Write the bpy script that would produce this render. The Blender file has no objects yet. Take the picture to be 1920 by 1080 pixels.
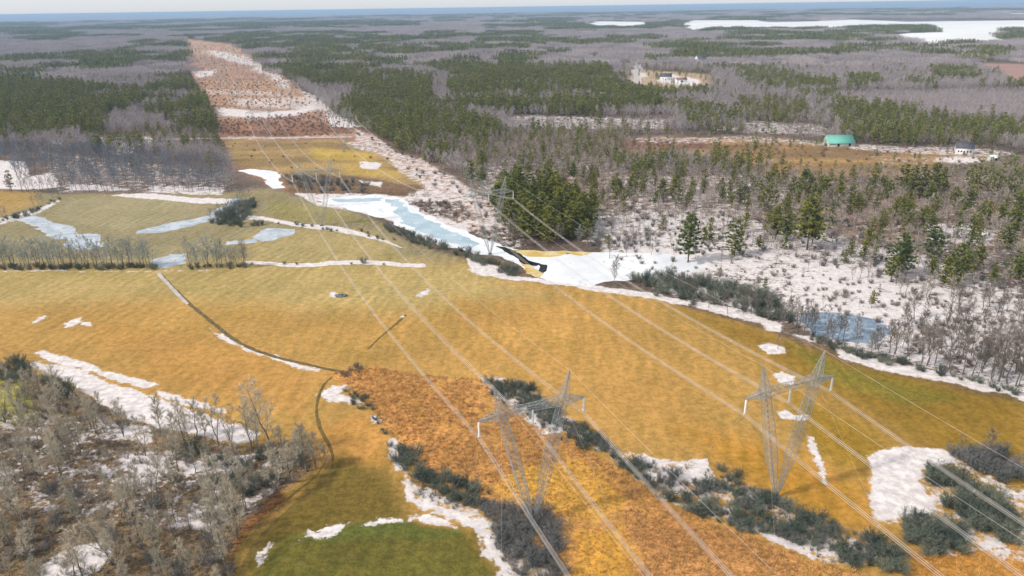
import bpy, bmesh, math, random
import numpy as np
from mathutils import Matrix, Vector
random.seed(7)
S = bpy.context.scene
C = S.collection

# ------------------------------------------------------------------ camera
F = 1387.0; H = 100.0
PITCH = math.atan(527 / F); ROLL = math.radians(0.85)
F0 = np.array([0, math.cos(PITCH), -math.sin(PITCH)])
_R = np.array([1.0, 0, 0]); _U = np.array([0, math.sin(PITCH), math.cos(PITCH)])
RT = math.cos(ROLL) * _R - math.sin(ROLL) * _U
UP = math.sin(ROLL) * _R + math.cos(ROLL) * _U
cd = bpy.data.cameras.new('camera'); cam = bpy.data.objects.new('camera', cd); C.objects.link(cam)
cd.sensor_width = 36; cd.lens = 36 * F / 1920; cd.clip_start = 0.5; cd.clip_end = 120000
cam.matrix_world = Matrix(((RT[0], UP[0], -F0[0], 0), (RT[1], UP[1], -F0[1], 0), (RT[2], UP[2], -F0[2], H), (0, 0, 0, 1)))
S.camera = cam

def at(x, y, z=0.0):
    """world point at height z seen at photograph pixel x, y"""
    d = F0 + RT * (x - 960) / F + UP * (540 - y) / F
    t = (z - H) / d[2]
    return np.array([0, 0, H]) + d * t
def W(pts, z=0.0):
    return np.array([at(x, y, z)[:2] for x, y in pts])

# ------------------------------------------------------------------ sky, sun, exposure
SUN_EL = math.radians(44); SUN_AZ = math.radians(-112)      # azimuth measured from +Y towards +X
w = bpy.data.worlds.new('World'); S.world = w; w.use_nodes = True
nt = w.node_tree; nt.nodes.clear()
sky = nt.nodes.new('ShaderNodeTexSky'); sky.sky_type = 'NISHITA'; sky.sun_disc = False
sky.sun_elevation = SUN_EL; sky.sun_rotation = SUN_AZ
sky.air_density = 1.0; sky.dust_density = 1.0; sky.ozone_density = 1.0
hs = nt.nodes.new('ShaderNodeHueSaturation'); hs.inputs['Saturation'].default_value = 0.35
bg = nt.nodes.new('ShaderNodeBackground'); bg.inputs['Strength'].default_value = 0.12
wo = nt.nodes.new('ShaderNodeOutputWorld')
veil = nt.nodes.new('ShaderNodeMix'); veil.data_type = 'RGBA'; veil.inputs[0].default_value = .55; veil.inputs[7].default_value = (6.3, 6.7, 7.3, 1)   # thin bright overcast
nt.links.new(sky.outputs[0], hs.inputs['Color']); nt.links.new(hs.outputs[0], veil.inputs[6]); nt.links.new(veil.outputs[2], bg.inputs[0]); nt.links.new(bg.outputs[0], wo.inputs[0])
sl = bpy.data.lights.new('sun', 'SUN'); sl.energy = 2.7; sl.angle = math.radians(4); sl.color = (1, 0.95, 0.87)
so = bpy.data.objects.new('sun', sl); C.objects.link(so)
sd = Vector((math.sin(SUN_AZ) * math.cos(SUN_EL), math.cos(SUN_AZ) * math.cos(SUN_EL), math.sin(SUN_EL)))
so.rotation_euler = sd.to_track_quat('Z', 'Y').to_euler(); so.location = (0, 0, 300)
S.view_settings.view_transform = 'Standard'; S.view_settings.look = 'None'
S.view_settings.exposure = 0.30; S.view_settings.gamma = 1.0
S.cycles.max_bounces = 4; S.cycles.diffuse_bounces = 2; S.cycles.transparent_max_bounces = 8
S.cycles.volume_bounces = 0; S.cycles.use_denoising = True

# ------------------------------------------------------------------ small helpers
def lin(r, g, b, k=0.85):
    f = lambda v: (v / 255 / 12.92 if v / 255 <= .04045 else ((v / 255 + .055) / 1.055) ** 2.4) * k
    return (f(r), f(g), f(b))
def link(o, parent=None):
    C.objects.link(o)
    if parent is not None: o.parent = parent
    return o
def tag(o, label=None, cat=None, group=None, kind=None):
    if label: o['label'] = label
    if cat: o['category'] = cat
    if group: o['group'] = group
    if kind: o['kind'] = kind
    return o
def empty(name, loc, rz=0.0):
    o = bpy.data.objects.new(name, None); o.empty_display_size = 1.0
    o.location = loc; o.rotation_euler = (0, 0, rz); return link(o)
def mesh(name, v, f, mats, mi=None, attr=None):
    me = bpy.data.meshes.new(name)
    v = np.asarray(v, dtype=np.float32).reshape(-1, 3)
    me.vertices.add(len(v)); me.vertices.foreach_set('co', v.ravel())
    ls = np.array([len(q) for q in f], dtype=np.int32)
    st = np.zeros(len(f), dtype=np.int32); st[1:] = np.cumsum(ls)[:-1]
    li = np.concatenate([np.asarray(q, dtype=np.int32) for q in f]) if not isinstance(f, np.ndarray) else f.astype(np.int32).ravel()
    me.loops.add(len(li)); me.loops.foreach_set('vertex_index', li)
    me.polygons.add(len(f)); me.polygons.foreach_set('loop_start', st)
    if mi is not None: me.polygons.foreach_set('material_index', np.asarray(mi, dtype=np.int32))
    for m in mats: me.materials.append(m)
    if attr:
        for k, a in attr.items():
            a = np.asarray(a, dtype=np.float32)
            if a.ndim == 1:
                t = me.attributes.new(k, 'FLOAT', 'POINT'); t.data.foreach_set('value', a)
            else:
                t = me.attributes.new(k, 'FLOAT_COLOR', 'POINT')
                t.data.foreach_set('color', np.hstack([a, np.ones((len(a), 1), np.float32)]).ravel())
    me.update(calc_edges=True)
    return me
class MB:
    """collects prisms, bars and boxes into one mesh"""
    def __init__(s): s.v = []; s.f = []; s.mi = []
    def add(s, v, f, m=0):
        b = len(s.v); s.v += [tuple(p) for p in v]; s.f += [[i + b for i in q] for q in f]; s.mi += [m] * len(f)
    def bar(s, a, b, r0, r1=None, n=4, m=0, cap=True):
        r1 = r0 if r1 is None else r1
        a = np.array(a, float); b = np.array(b, float); d = b - a; L = np.linalg.norm(d)
        if L < 1e-6: return
        d /= L; u = np.cross(d, (0, 0, 1.0) if abs(d[2]) < .9 else (1.0, 0, 0)); u /= np.linalg.norm(u); w_ = np.cross(d, u)
        vs = []
        for p, r in ((a, r0), (b, r1)):
            for k in range(n):
                t = 2 * math.pi * (k + .5) / n; vs.append(p + (u * math.cos(t) + w_ * math.sin(t)) * r)
        fs = [[k, (k + 1) % n, n + (k + 1) % n, n + k] for k in range(n)]
        if cap: fs += [list(range(n))[::-1], list(range(n, 2 * n))]
        s.add(vs, fs, m)
    def box(s, x0, x1, y0, y1, z0, z1, m=0):
        s.add([(x0, y0, z0), (x1, y0, z0), (x1, y1, z0), (x0, y1, z0), (x0, y0, z1), (x1, y0, z1), (x1, y1, z1), (x0, y1, z1)],
              [[3, 2, 1, 0], [4, 5, 6, 7], [0, 1, 5, 4], [1, 2, 6, 5], [2, 3, 7, 6], [3, 0, 4, 7]], m)
    def me(s, name, mats): return mesh(name, s.v, s.f, mats, s.mi)
    def build(s, name, mats, parent=None):
        return link(bpy.data.objects.new(name, s.me(name, mats if isinstance(mats, list) else [mats])), parent)

# numpy value noise
def _h(i, j, s):
    n = (i.astype(np.int64) * 374761393 + j.astype(np.int64) * 668265263 + s * 974634541) & 0xffffffff
    n = ((n ^ (n >> 13)) * 1274126177) & 0xffffffff
    return ((n ^ (n >> 16)) & 0xffff) / 65535.0
def vn(x, y, s=0):
    i = np.floor(x); j = np.floor(y); fx = x - i; fy = y - j
    fx = fx * fx * (3 - 2 * fx); fy = fy * fy * (3 - 2 * fy)
    return (_h(i, j, s) * (1 - fx) + _h(i + 1, j, s) * fx) * (1 - fy) + (_h(i, j + 1, s) * (1 - fx) + _h(i + 1, j + 1, s) * fx) * fy
def fbm(x, y, s=0, o=4):
    t = 0; a = .5; n = 0
    for k in range(o):
        t = t + a * vn(x * 2 ** k, y * 2 ** k, s + k * 17); n += a; a *= .5
    return t / n
def inside(P, poly):
    x, y = P[:, 0], P[:, 1]; r = np.zeros(len(P), bool); n = len(poly)
    for k in range(n):
        x0, y0 = poly[k]; x1, y1 = poly[(k + 1) % n]
        if y0 == y1: continue
        c = ((y0 > y) != (y1 > y)) & (x < (x1 - x0) * (y - y0) / (y1 - y0) + x0); r ^= c
    return r
def pw(P, poly, soft):
    """soft membership of points in a polygon"""
    out = np.zeros(len(P)); lo = poly.min(0) - soft * 1.5; hi = poly.max(0) + soft * 1.5
    k = np.where((P[:, 0] > lo[0]) & (P[:, 0] < hi[0]) & (P[:, 1] > lo[1]) & (P[:, 1] < hi[1]))[0]
    if len(k) == 0: return out
    Q = P[k]; d = np.full(len(Q), 1e9)
    for i in range(len(poly)):
        a = poly[i]; b = poly[(i + 1) % len(poly)]; e = b - a; L2 = e @ e
        if L2 < 1e-9: continue
        t = np.clip(((Q - a) @ e) / L2, 0, 1); q = Q - a - t[:, None] * e
        d = np.minimum(d, np.hypot(q[:, 0], q[:, 1]))
    sg = np.where(inside(Q, poly), d, -d); t = np.clip(.5 + sg / (2 * soft), 0, 1)
    out[k] = t * t * (3 - 2 * t); return out

# ------------------------------------------------------------------ materials
class NB:
    def __init__(s, name):
        s.m = bpy.data.materials.new(name); s.m.use_nodes = True; s.t = s.m.node_tree; s.t.nodes.clear()
        s.out = s.n('ShaderNodeOutputMaterial'); s.b = s.n('ShaderNodeBsdfPrincipled')
        s.b.inputs['Specular IOR Level'].default_value = .15; s.b.inputs['Roughness'].default_value = .85
        s.l(s.b.outputs[0], s.out.inputs[0])
    def n(s, k, **kw):
        q = s.t.nodes.new(k)
        for a, v in kw.items(): setattr(q, a, v)
        return q
    def l(s, a, b): s.t.links.new(a, b)
    def noise(s, scale, detail=4, rough=.55, vec=None, dist=0.0):
        q = s.n('ShaderNodeTexNoise'); q.inputs['Scale'].default_value = scale; q.inputs['Detail'].default_value = detail
        q.inputs['Roughness'].default_value = rough; q.inputs['Distortion'].default_value = dist
        s.l(vec if vec is not None else s.co(), q.inputs['Vector']); return q.outputs[0]
    def co(s):
        if not hasattr(s, '_co'): s._co = s.n('ShaderNodeTexCoord').outputs['Object']
        return s._co
    def mul(s, a, b, op='MULTIPLY'):
        q = s.n('ShaderNodeMath', operation=op)
        for i, v in enumerate((a, b)):
            if isinstance(v, (int, float)): q.inputs[i].default_value = v
            else: s.l(v, q.inputs[i])
        return q.outputs[0]
    def rng(s, v, a, b, c=0., d=1., smooth=True):
        q = s.n('ShaderNodeMapRange'); q.interpolation_type = 'SMOOTHSTEP' if smooth else 'LINEAR'
        s.l(v, q.inputs[0])
        for i, z in enumerate((a, b, c, d)): q.inputs[i + 1].default_value = z
        return q.outputs[0]
    def mix(s, f, a, b, bl='MIX'):
        q = s.n('ShaderNodeMix', data_type='RGBA', blend_type=bl)
        for i, v in ((0, f), (6, a), (7, b)):
            if isinstance(v, (int, float)): q.inputs[i].default_value = v
            elif isinstance(v, tuple): q.inputs[i].default_value = (*v[:3], 1)
            else: s.l(v, q.inputs[i])
        return q.outputs[2]
    def attr(s, name, out='Fac'):
        q = s.n('ShaderNodeAttribute'); q.attribute_name = name; return q.outputs[out]
    def rand(s): return s.n('ShaderNodeObjectInfo').outputs['Random']
    def col(s, c):
        if isinstance(c, tuple): s.b.inputs['Base Color'].default_value = (*c[:3], 1)
        else: s.l(c, s.b.inputs['Base Color'])
    def bump(s, h, st=.3, d=.1):
        q = s.n('ShaderNodeBump'); q.inputs['Strength'].default_value = st; q.inputs['Distance'].default_value = d
        s.l(h, q.inputs['Height']); s.l(q.outputs[0], s.b.inputs['Normal'])
def flat(name, c, var=.25, scale=1.5, rough=.8, metal=0., bump=0.):
    b = NB(name); q = b.noise(scale, 5)
    b.col(b.mix(b.rng(q, .3, .7), tuple(x * (1 - var) for x in c), tuple(min(1, x * (1 + var)) for x in c)))
    b.b.inputs['Roughness'].default_value = rough; b.b.inputs['Metallic'].default_value = metal
    if bump: b.bump(q, bump)
    return b.m

_a = W([(690, 655), (850, 510)]); STRIPE = -math.atan2(_a[1][1] - _a[0][1], _a[1][0] - _a[0][0]) + math.pi / 2      # mowing lines run this way
def ground_mat():
    b = NB('ground'); base = b.attr('col', 'Color')
    mp = b.n('ShaderNodeMapping'); mp.inputs['Rotation'].default_value = (0, 0, math.radians(-48)); mp.inputs['Scale'].default_value = (.30, .035, .1)
    b.l(b.co(), mp.inputs[0]); st = b.noise(1.0, 3, .6, mp.outputs[0])
    mp2 = b.n('ShaderNodeMapping'); mp2.inputs['Rotation'].default_value = (0, 0, math.radians(24)); mp2.inputs['Scale'].default_value = (.6, 2.0, 1); b.l(b.co(), mp2.inputs[0])
    n1 = b.noise(.035, 5, .6); n2 = b.noise(.45, 6, .7); n3 = b.noise(2.2, 4, .75)
    base = b.mix(.62, base, b.mix(b.rng(n1, .3, .7), (.80, .82, .80), (1.14, 1.13, 1.14)), 'MULTIPLY')
    base = b.mix(.38, base, b.mix(b.rng(st, .35, .65), (.78, .81, .76), (1.22, 1.18, 1.20)), 'MULTIPLY')
    base = b.mix(.55, base, b.mix(b.rng(n2, .34, .64), (.66, .68, .63), (1.30, 1.28, 1.28)), 'MULTIPLY')
    gr = b.mul(b.mul(b.rng(b.noise(.055, 6, .68, None, .6), .50, .66), b.rng(b.noise(.7, 4, .7), .35, .6)), .75)
    base = b.mix(gr, base, b.mix(1., base, (.78, .86, .64), 'MULTIPLY'))
    big = b.rng(b.noise(.018, 7, .72, mp2.outputs[0]), .40, .62)
    base = b.mix(b.mul(b.attr('rough'), .75), base, b.mix(big, b.mix(1., base, (.52, .50, .52), 'MULTIPLY'), b.mix(1., base, (1.25, 1.25, 1.25), 'MULTIPLY')))
    mp3 = b.n('ShaderNodeMapping'); mp3.inputs['Rotation'].default_value = (0, 0, STRIPE); b.l(b.co(), mp3.inputs[0])
    wv = b.n('ShaderNodeTexWave'); wv.inputs['Scale'].default_value = .075; wv.inputs['Distortion'].default_value = 6.0; wv.inputs['Detail'].default_value = 3; wv.inputs['Detail Scale'].default_value = .6; b.l(mp3.outputs[0], wv.inputs['Vector'])
    base = b.mix(b.mul(b.rng(b.noise(.022, 4, .6), .42, .62), .85), base, b.mix(1., base, b.mix(wv.outputs['Fac'], (.86, .90, .83), (1.12, 1.10, 1.12)), 'MULTIPLY'))
    rg = b.attr('rough')                                     # coarse brush and leaf litter: stronger mottling
    base = b.mix(rg, base, b.mix(b.rng(n3, .38, .60), (.42, .40, .38), (1.3, 1.25, 1.2)), 'MULTIPLY')
    base = b.mix(b.mul(rg, .8), base, b.mix(b.rng(b.noise(.9, 4, .7), .40, .58), (.55, .50, .48), (1.25, 1.22, 1.2)), 'MULTIPLY')
    sn = b.attr('snow')
    fine = b.mul(b.mul(b.mul(b.noise(.20, 7, .68), .46), b.mul(b.noise(.75, 6, .72), .32), 'ADD'), b.mul(n2, .22), 'ADD')
    thr = b.rng(fine, .34, .66, 0.08, .92, False)
    d = b.mul(sn, thr, 'SUBTRACT'); f = b.rng(d, -.09, .11)
    snc = b.mix(b.rng(n2, .3, .7), lin(208, 196, 193), lin(246, 237, 233))
    b.col(b.mix(f, base, snc)); b.bump(n3, .5, .25)
    return b.m
M = {}
M['ground'] = ground_mat()
def snow_mat(name, c0, c1, tint=None, scale=.12, litter=0.0):
    b = NB(name); a = b.mix(b.rng(b.noise(scale, 6, .65), .35, .65), c0, c1)
    if tint: a = b.mix(b.rng(b.noise(scale * 2.7, 5, .7), .56, .66), a, tint)
    if litter: a = b.mix(b.mul(b.rng(b.noise(1.1, 6, .8), .60, .68), litter), a, lin(140, 118, 92))
    b.col(a); b.b.inputs['Roughness'].default_value = .7; b.bump(b.noise(.8, 5), .3, .2); return b.m
M['snow'] = snow_mat('snow', lin(208, 196, 192), lin(246, 236, 231), None, .45, .6)
M['ice'] = snow_mat('ice', lin(228, 228, 230), lin(246, 245, 244), lin(205, 216, 224), .05)
M['blue_ice'] = snow_mat('blue_ice', lin(166, 188, 200), lin(190, 206, 214), lin(222, 227, 229), .09)
M['flood_ice'] = snow_mat('flood_ice', lin(168, 178, 186), lin(206, 210, 216), lin(150, 142, 112), .14)
M['pond_ice'] = snow_mat('pond_ice', lin(112, 130, 148), lin(150, 165, 180), lin(206, 210, 214), .16)
M['stained_ice'] = snow_mat('stained_ice', lin(206, 170, 84), lin(230, 208, 150), lin(238, 228, 205), .14)
M['lake_ice'] = snow_mat('lake_ice', lin(236, 234, 230), lin(250, 248, 244), None, .003)
M['dark_water'] = flat('dark_water', (.010, .011, .013), .3, .3, .12)
M['track'] = flat('track', lin(118, 98, 52), .3, .6, .95, 0, .4)
M['ditch'] = flat('ditch', lin(112, 98, 66), .35, .8, .95, 0, .4)
M['road'] = flat('road', lin(196, 186, 180), .15, .2)
M['steel'] = flat('galvanised_steel', lin(164, 168, 166, 1), .12, .8, .6, .0)
M['wire'] = flat('aluminium_wire', lin(222, 212, 205, 1), .1, .3, .5, .1)
M['porcelain'] = flat('insulator_porcelain', lin(240, 238, 228, 1), .05, .5, .3)
def bark(name, c):
    b = NB(name); q = b.noise(3, 5, .7)
    b.col(b.mix(b.rng(q, .3, .7), tuple(x * .6 for x in c), tuple(x * 1.3 for x in c))); b.b.inputs['Roughness'].default_value = .95; return b.m
M['bark_pine'] = bark('pine_bark', (.13, .085, .06))
def twig(name, c0, c1):
    b = NB(name); a = b.mix(b.rand(), c0, c1)
    a = b.mix(b.attr('tint'), b.mix(1., a, (.50, .50, .50), 'MULTIPLY'), b.mix(1., a, (1.45, 1.40, 1.32), 'MULTIPLY'))
    b.col(a); b.b.inputs['Roughness'].default_value = .9; return b.m
M['twig_olive'] = twig('twigs_olive_grey', (.31, .29, .225), (.52, .46, .365))
M['twig_blue'] = twig('twigs_blue_grey', (.15, .17, .21), (.26, .275, .32))
M['twig_dark'] = twig('twigs_dark_brown_grey', (.13, .115, .10), (.26, .23, .205))
M['twig_hedge'] = twig('twigs_pale_grey', (.27, .30, .285), (.42, .45, .43))
M['twig_taupe'] = twig('twigs_taupe', (.30, .255, .235), (.46, .40, .37))
M['twig_lilac'] = twig('twigs_lilac_grey', (.31, .275, .29), (.47, .42, .435))
M['shrub_dark'] = twig('shrub_dark_green_grey', (.070, .095, .082), (.215, .24, .185))
M['shrub_grey'] = twig('shrub_grey', (.13, .14, .14), (.24, .235, .23))
M['shrub_brown'] = twig('shrub_brown', (.20, .155, .125), (.33, .265, .22))
M['bark_grey'] = bark('grey_bark', (.17, .16, .145))
def needles(name, a0, a1, b0, b1):
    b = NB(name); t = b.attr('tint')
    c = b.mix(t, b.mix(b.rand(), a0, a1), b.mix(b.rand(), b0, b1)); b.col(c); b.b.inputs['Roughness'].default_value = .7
    return b.m
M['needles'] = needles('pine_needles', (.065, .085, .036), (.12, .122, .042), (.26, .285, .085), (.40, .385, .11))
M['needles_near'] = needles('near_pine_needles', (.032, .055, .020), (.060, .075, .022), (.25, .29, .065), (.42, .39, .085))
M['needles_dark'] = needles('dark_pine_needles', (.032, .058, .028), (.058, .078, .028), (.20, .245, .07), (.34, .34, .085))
M['grass_tuft'] = twig('dead_grass', (.52, .31, .10), (.75, .48, .18))
M['brush_tuft'] = twig('rust_brush', (.44, .25, .11), (.78, .47, .21))
M['rock'] = flat('rock', (.16, .17, .17), .4, 1.2, .9, 0, .5)

# ------------------------------------------------------------------ ground: one sheet to the horizon, with colour and snow cover as surface data
FOREST = lin(128, 112, 102)
ZONES = [   # polygon in photo pixels, colour, edge softness in m, roughness of the cover
 # far and middle distance
 ([(1180, 128), (1330, 140), (1340, 172), (1240, 178), (1170, 170)], (196, 170, 140), 12, .3),
 ([(1840, 118), (2000, 122), (2000, 165), (1900, 165)], (176, 140, 132), 10, .3),
 ([(1560, 168), (1960, 160), (1990, 230), (1750, 215), (1600, 195)], (160, 148, 150), 20, .6),
 ([(1170, 262), (1300, 256), (1450, 258), (1560, 275), (1850, 284), (1880, 300), (1700, 312), (1480, 306), (1290, 292), (1170, 285)], (166, 134, 92), 5, .8),
 ([(1330, 298), (1500, 296), (1750, 305), (1740, 328), (1560, 334), (1430, 328)], (174, 142, 92), 5, .8),
 ([(1130, 262), (1320, 262), (1330, 276), (1150, 282)], (140, 100, 82), 5, .6),
 ([(860, 305), (1000, 325), (1300, 330), (1950, 335), (1950, 470), (1600, 440), (1400, 400), (1120, 400), (960, 370)], (150, 124, 104), 10, .8),
 # power line corridor, far to near
 ([(338, 72), (440, 84), (480, 112), (560, 162), (640, 228), (720, 268), (800, 305), (870, 345), (960, 420), (900, 430), (740, 400), (600, 372), (520, 350), (440, 320), (418, 280), (408, 232), (362, 150)], (176, 136, 110), 6, .7),
 ([(342, 72), (440, 84), (470, 108), (352, 105)], (196, 156, 128), 12, .5),
 ([(365, 150), (540, 150), (600, 190), (400, 205)], (188, 146, 112), 8, .6),
 ([(412, 230), (640, 205), (660, 232), (650, 252), (415, 256)], (166, 122, 98), 4, .8),
 ([(420, 262), (640, 262), (700, 285), (770, 315), (800, 345), (560, 352), (520, 320), (430, 312)], (176, 148, 100), 5, .7),
 ([(590, 275), (700, 288), (690, 305), (600, 300)], (196, 164, 84), 5, .3),
 ([(640, 308), (760, 318), (770, 332), (650, 330)], (194, 162, 88), 4, .3),
 ([(530, 322), (620, 328), (790, 345), (800, 365), (640, 366), (550, 358)], (138, 112, 86), 3, .75),
 ([(760, 372), (860, 375), (910, 405), (860, 415), (790, 398)], (120, 100, 84), 3, .8),
 ([(880, 425), (985, 430), (1010, 462), (960, 465), (900, 450)], (112, 94, 78), 2, .8),
 # fields on the left beyond the hedgerow
 ([(-200, 362), (110, 364), (430, 362), (520, 352), (600, 375), (700, 412), (800, 462), (890, 490), (790, 500), (-200, 508)], (156, 142, 106), 3, .2),
 ([(95, 400), (120, 378), (220, 364), (300, 368), (390, 378), (402, 400), (340, 412), (240, 432), (150, 420)], (166, 152, 116), 5, .12),
 ([(455, 445), (560, 425), (690, 432), (790, 485), (470, 492)], (174, 154, 104), 4, .12),
 ([(-100, 352), (55, 362), (60, 385), (0, 405), (-100, 420)], (178, 146, 86), 5, .15),
 ([(520, 372), (600, 385), (700, 420), (600, 415), (500, 405)], (154, 142, 90), 3, .3),
 # the big golden field
 ([(-250, 507), (300, 505), (790, 497), (880, 491), (940, 521), (1080, 541), (1250, 561), (1340, 592), (1440, 624), (1500, 648), (1620, 695), (1780, 728), (2050, 785), (2200, 1250), (-300, 1250), (-300, 660)], (190, 148, 80), 1.6, .14),
 ([(-250, 500), (900, 485), (1020, 560), (700, 585), (300, 560), (-200, 590)], (186, 160, 102), 14, .10),
 ([(150, 600), (420, 640), (600, 700), (560, 780), (300, 720)], (192, 144, 76), 8, .12),
 ([(860, 560), (1120, 580), (1320, 700), (1300, 830), (1150, 800), (900, 690)], (196, 150, 80), 12, .12),
 ([(1260, 570), (1480, 640), (1950, 760), (2000, 960), (1780, 880), (1560, 740), (1400, 660)], (148, 116, 42), 9, .2),
 ([(1480, 645), (1640, 700), (1800, 745), (1700, 760), (1540, 700)], (136, 122, 46), 4, .3),
 ([(1280, 800), (1450, 840), (1620, 900), (1650, 1000), (1440, 950)], (190, 138, 54), 8, .15),
 ([(1480, 730), (1620, 790), (1680, 850), (1600, 880), (1500, 820)], (166, 130, 44), 5, .2),
 # bottom left
 ([(-200, 705), (30, 690), (140, 742), (300, 800), (470, 838), (600, 826), (600, 880), (530, 925), (470, 985), (425, 1100), (-300, 1200)], (138, 118, 92), 1.5, .9),
 ([(-80, 700), (40, 712), (70, 780), (30, 800), (-80, 790)], (176, 166, 84), 2, .3),
 ([(518, 920), (542, 945), (472, 1010), (436, 1100), (414, 1100), (452, 1000)], (132, 92, 56), 1.2, .6),
 ([(600, 800), (720, 770), (735, 870), (600, 890)], (196, 144, 74), 4, .12),
 ([(596, 880), (650, 850), (735, 900), (765, 970), (905, 1000), (960, 1110), (425, 1110), (470, 1010), (548, 945)], (126, 106, 46), 3.5, .25),
 ([(455, 1110), (515, 1025), (620, 988), (760, 976), (860, 990), (945, 1110)], (112, 104, 44), 1.2, .3),
 ([(520, 1020), (640, 985), (760, 976), (865, 994), (820, 1010), (640, 1010)], (104, 108, 48), 1.4, .3),
 # rust scrub strip under the lines
 ([(622, 700), (700, 688), (790, 703), (905, 712), (970, 775), (1060, 822), (1180, 890), (1260, 948), (1360, 990), (1480, 1033), (1560, 1058), (1720, 1100), (1020, 1110), (985, 1000), (935, 955), (890, 925), (800, 880), (762, 850), (722, 800), (690, 755)], (206, 152, 86), 1.5, .5),
 ([(690, 720), (860, 730), (900, 800), (860, 860), (780, 850), (720, 780)], (208, 150, 84), 3, .45),
 ([(1180, 960), (1330, 1000), (1460, 1040), (1500, 1100), (1200, 1100)], (192, 140, 84), 3, .6),
 ([(925, 908), (980, 878), (1090, 868), (1150, 905), (1172, 940), (1110, 978), (990, 950)], (222, 168, 74), 1.4, .25),
 ([(1085, 1000), (1165, 985), (1200, 1040), (1190, 1110), (1070, 1110)], (216, 160, 66), 1.5, .25),
 ([(1700, 1040), (1900, 1020), (2000, 1100), (1720, 1110)], (190, 134, 60), 2, .4),
]
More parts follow.
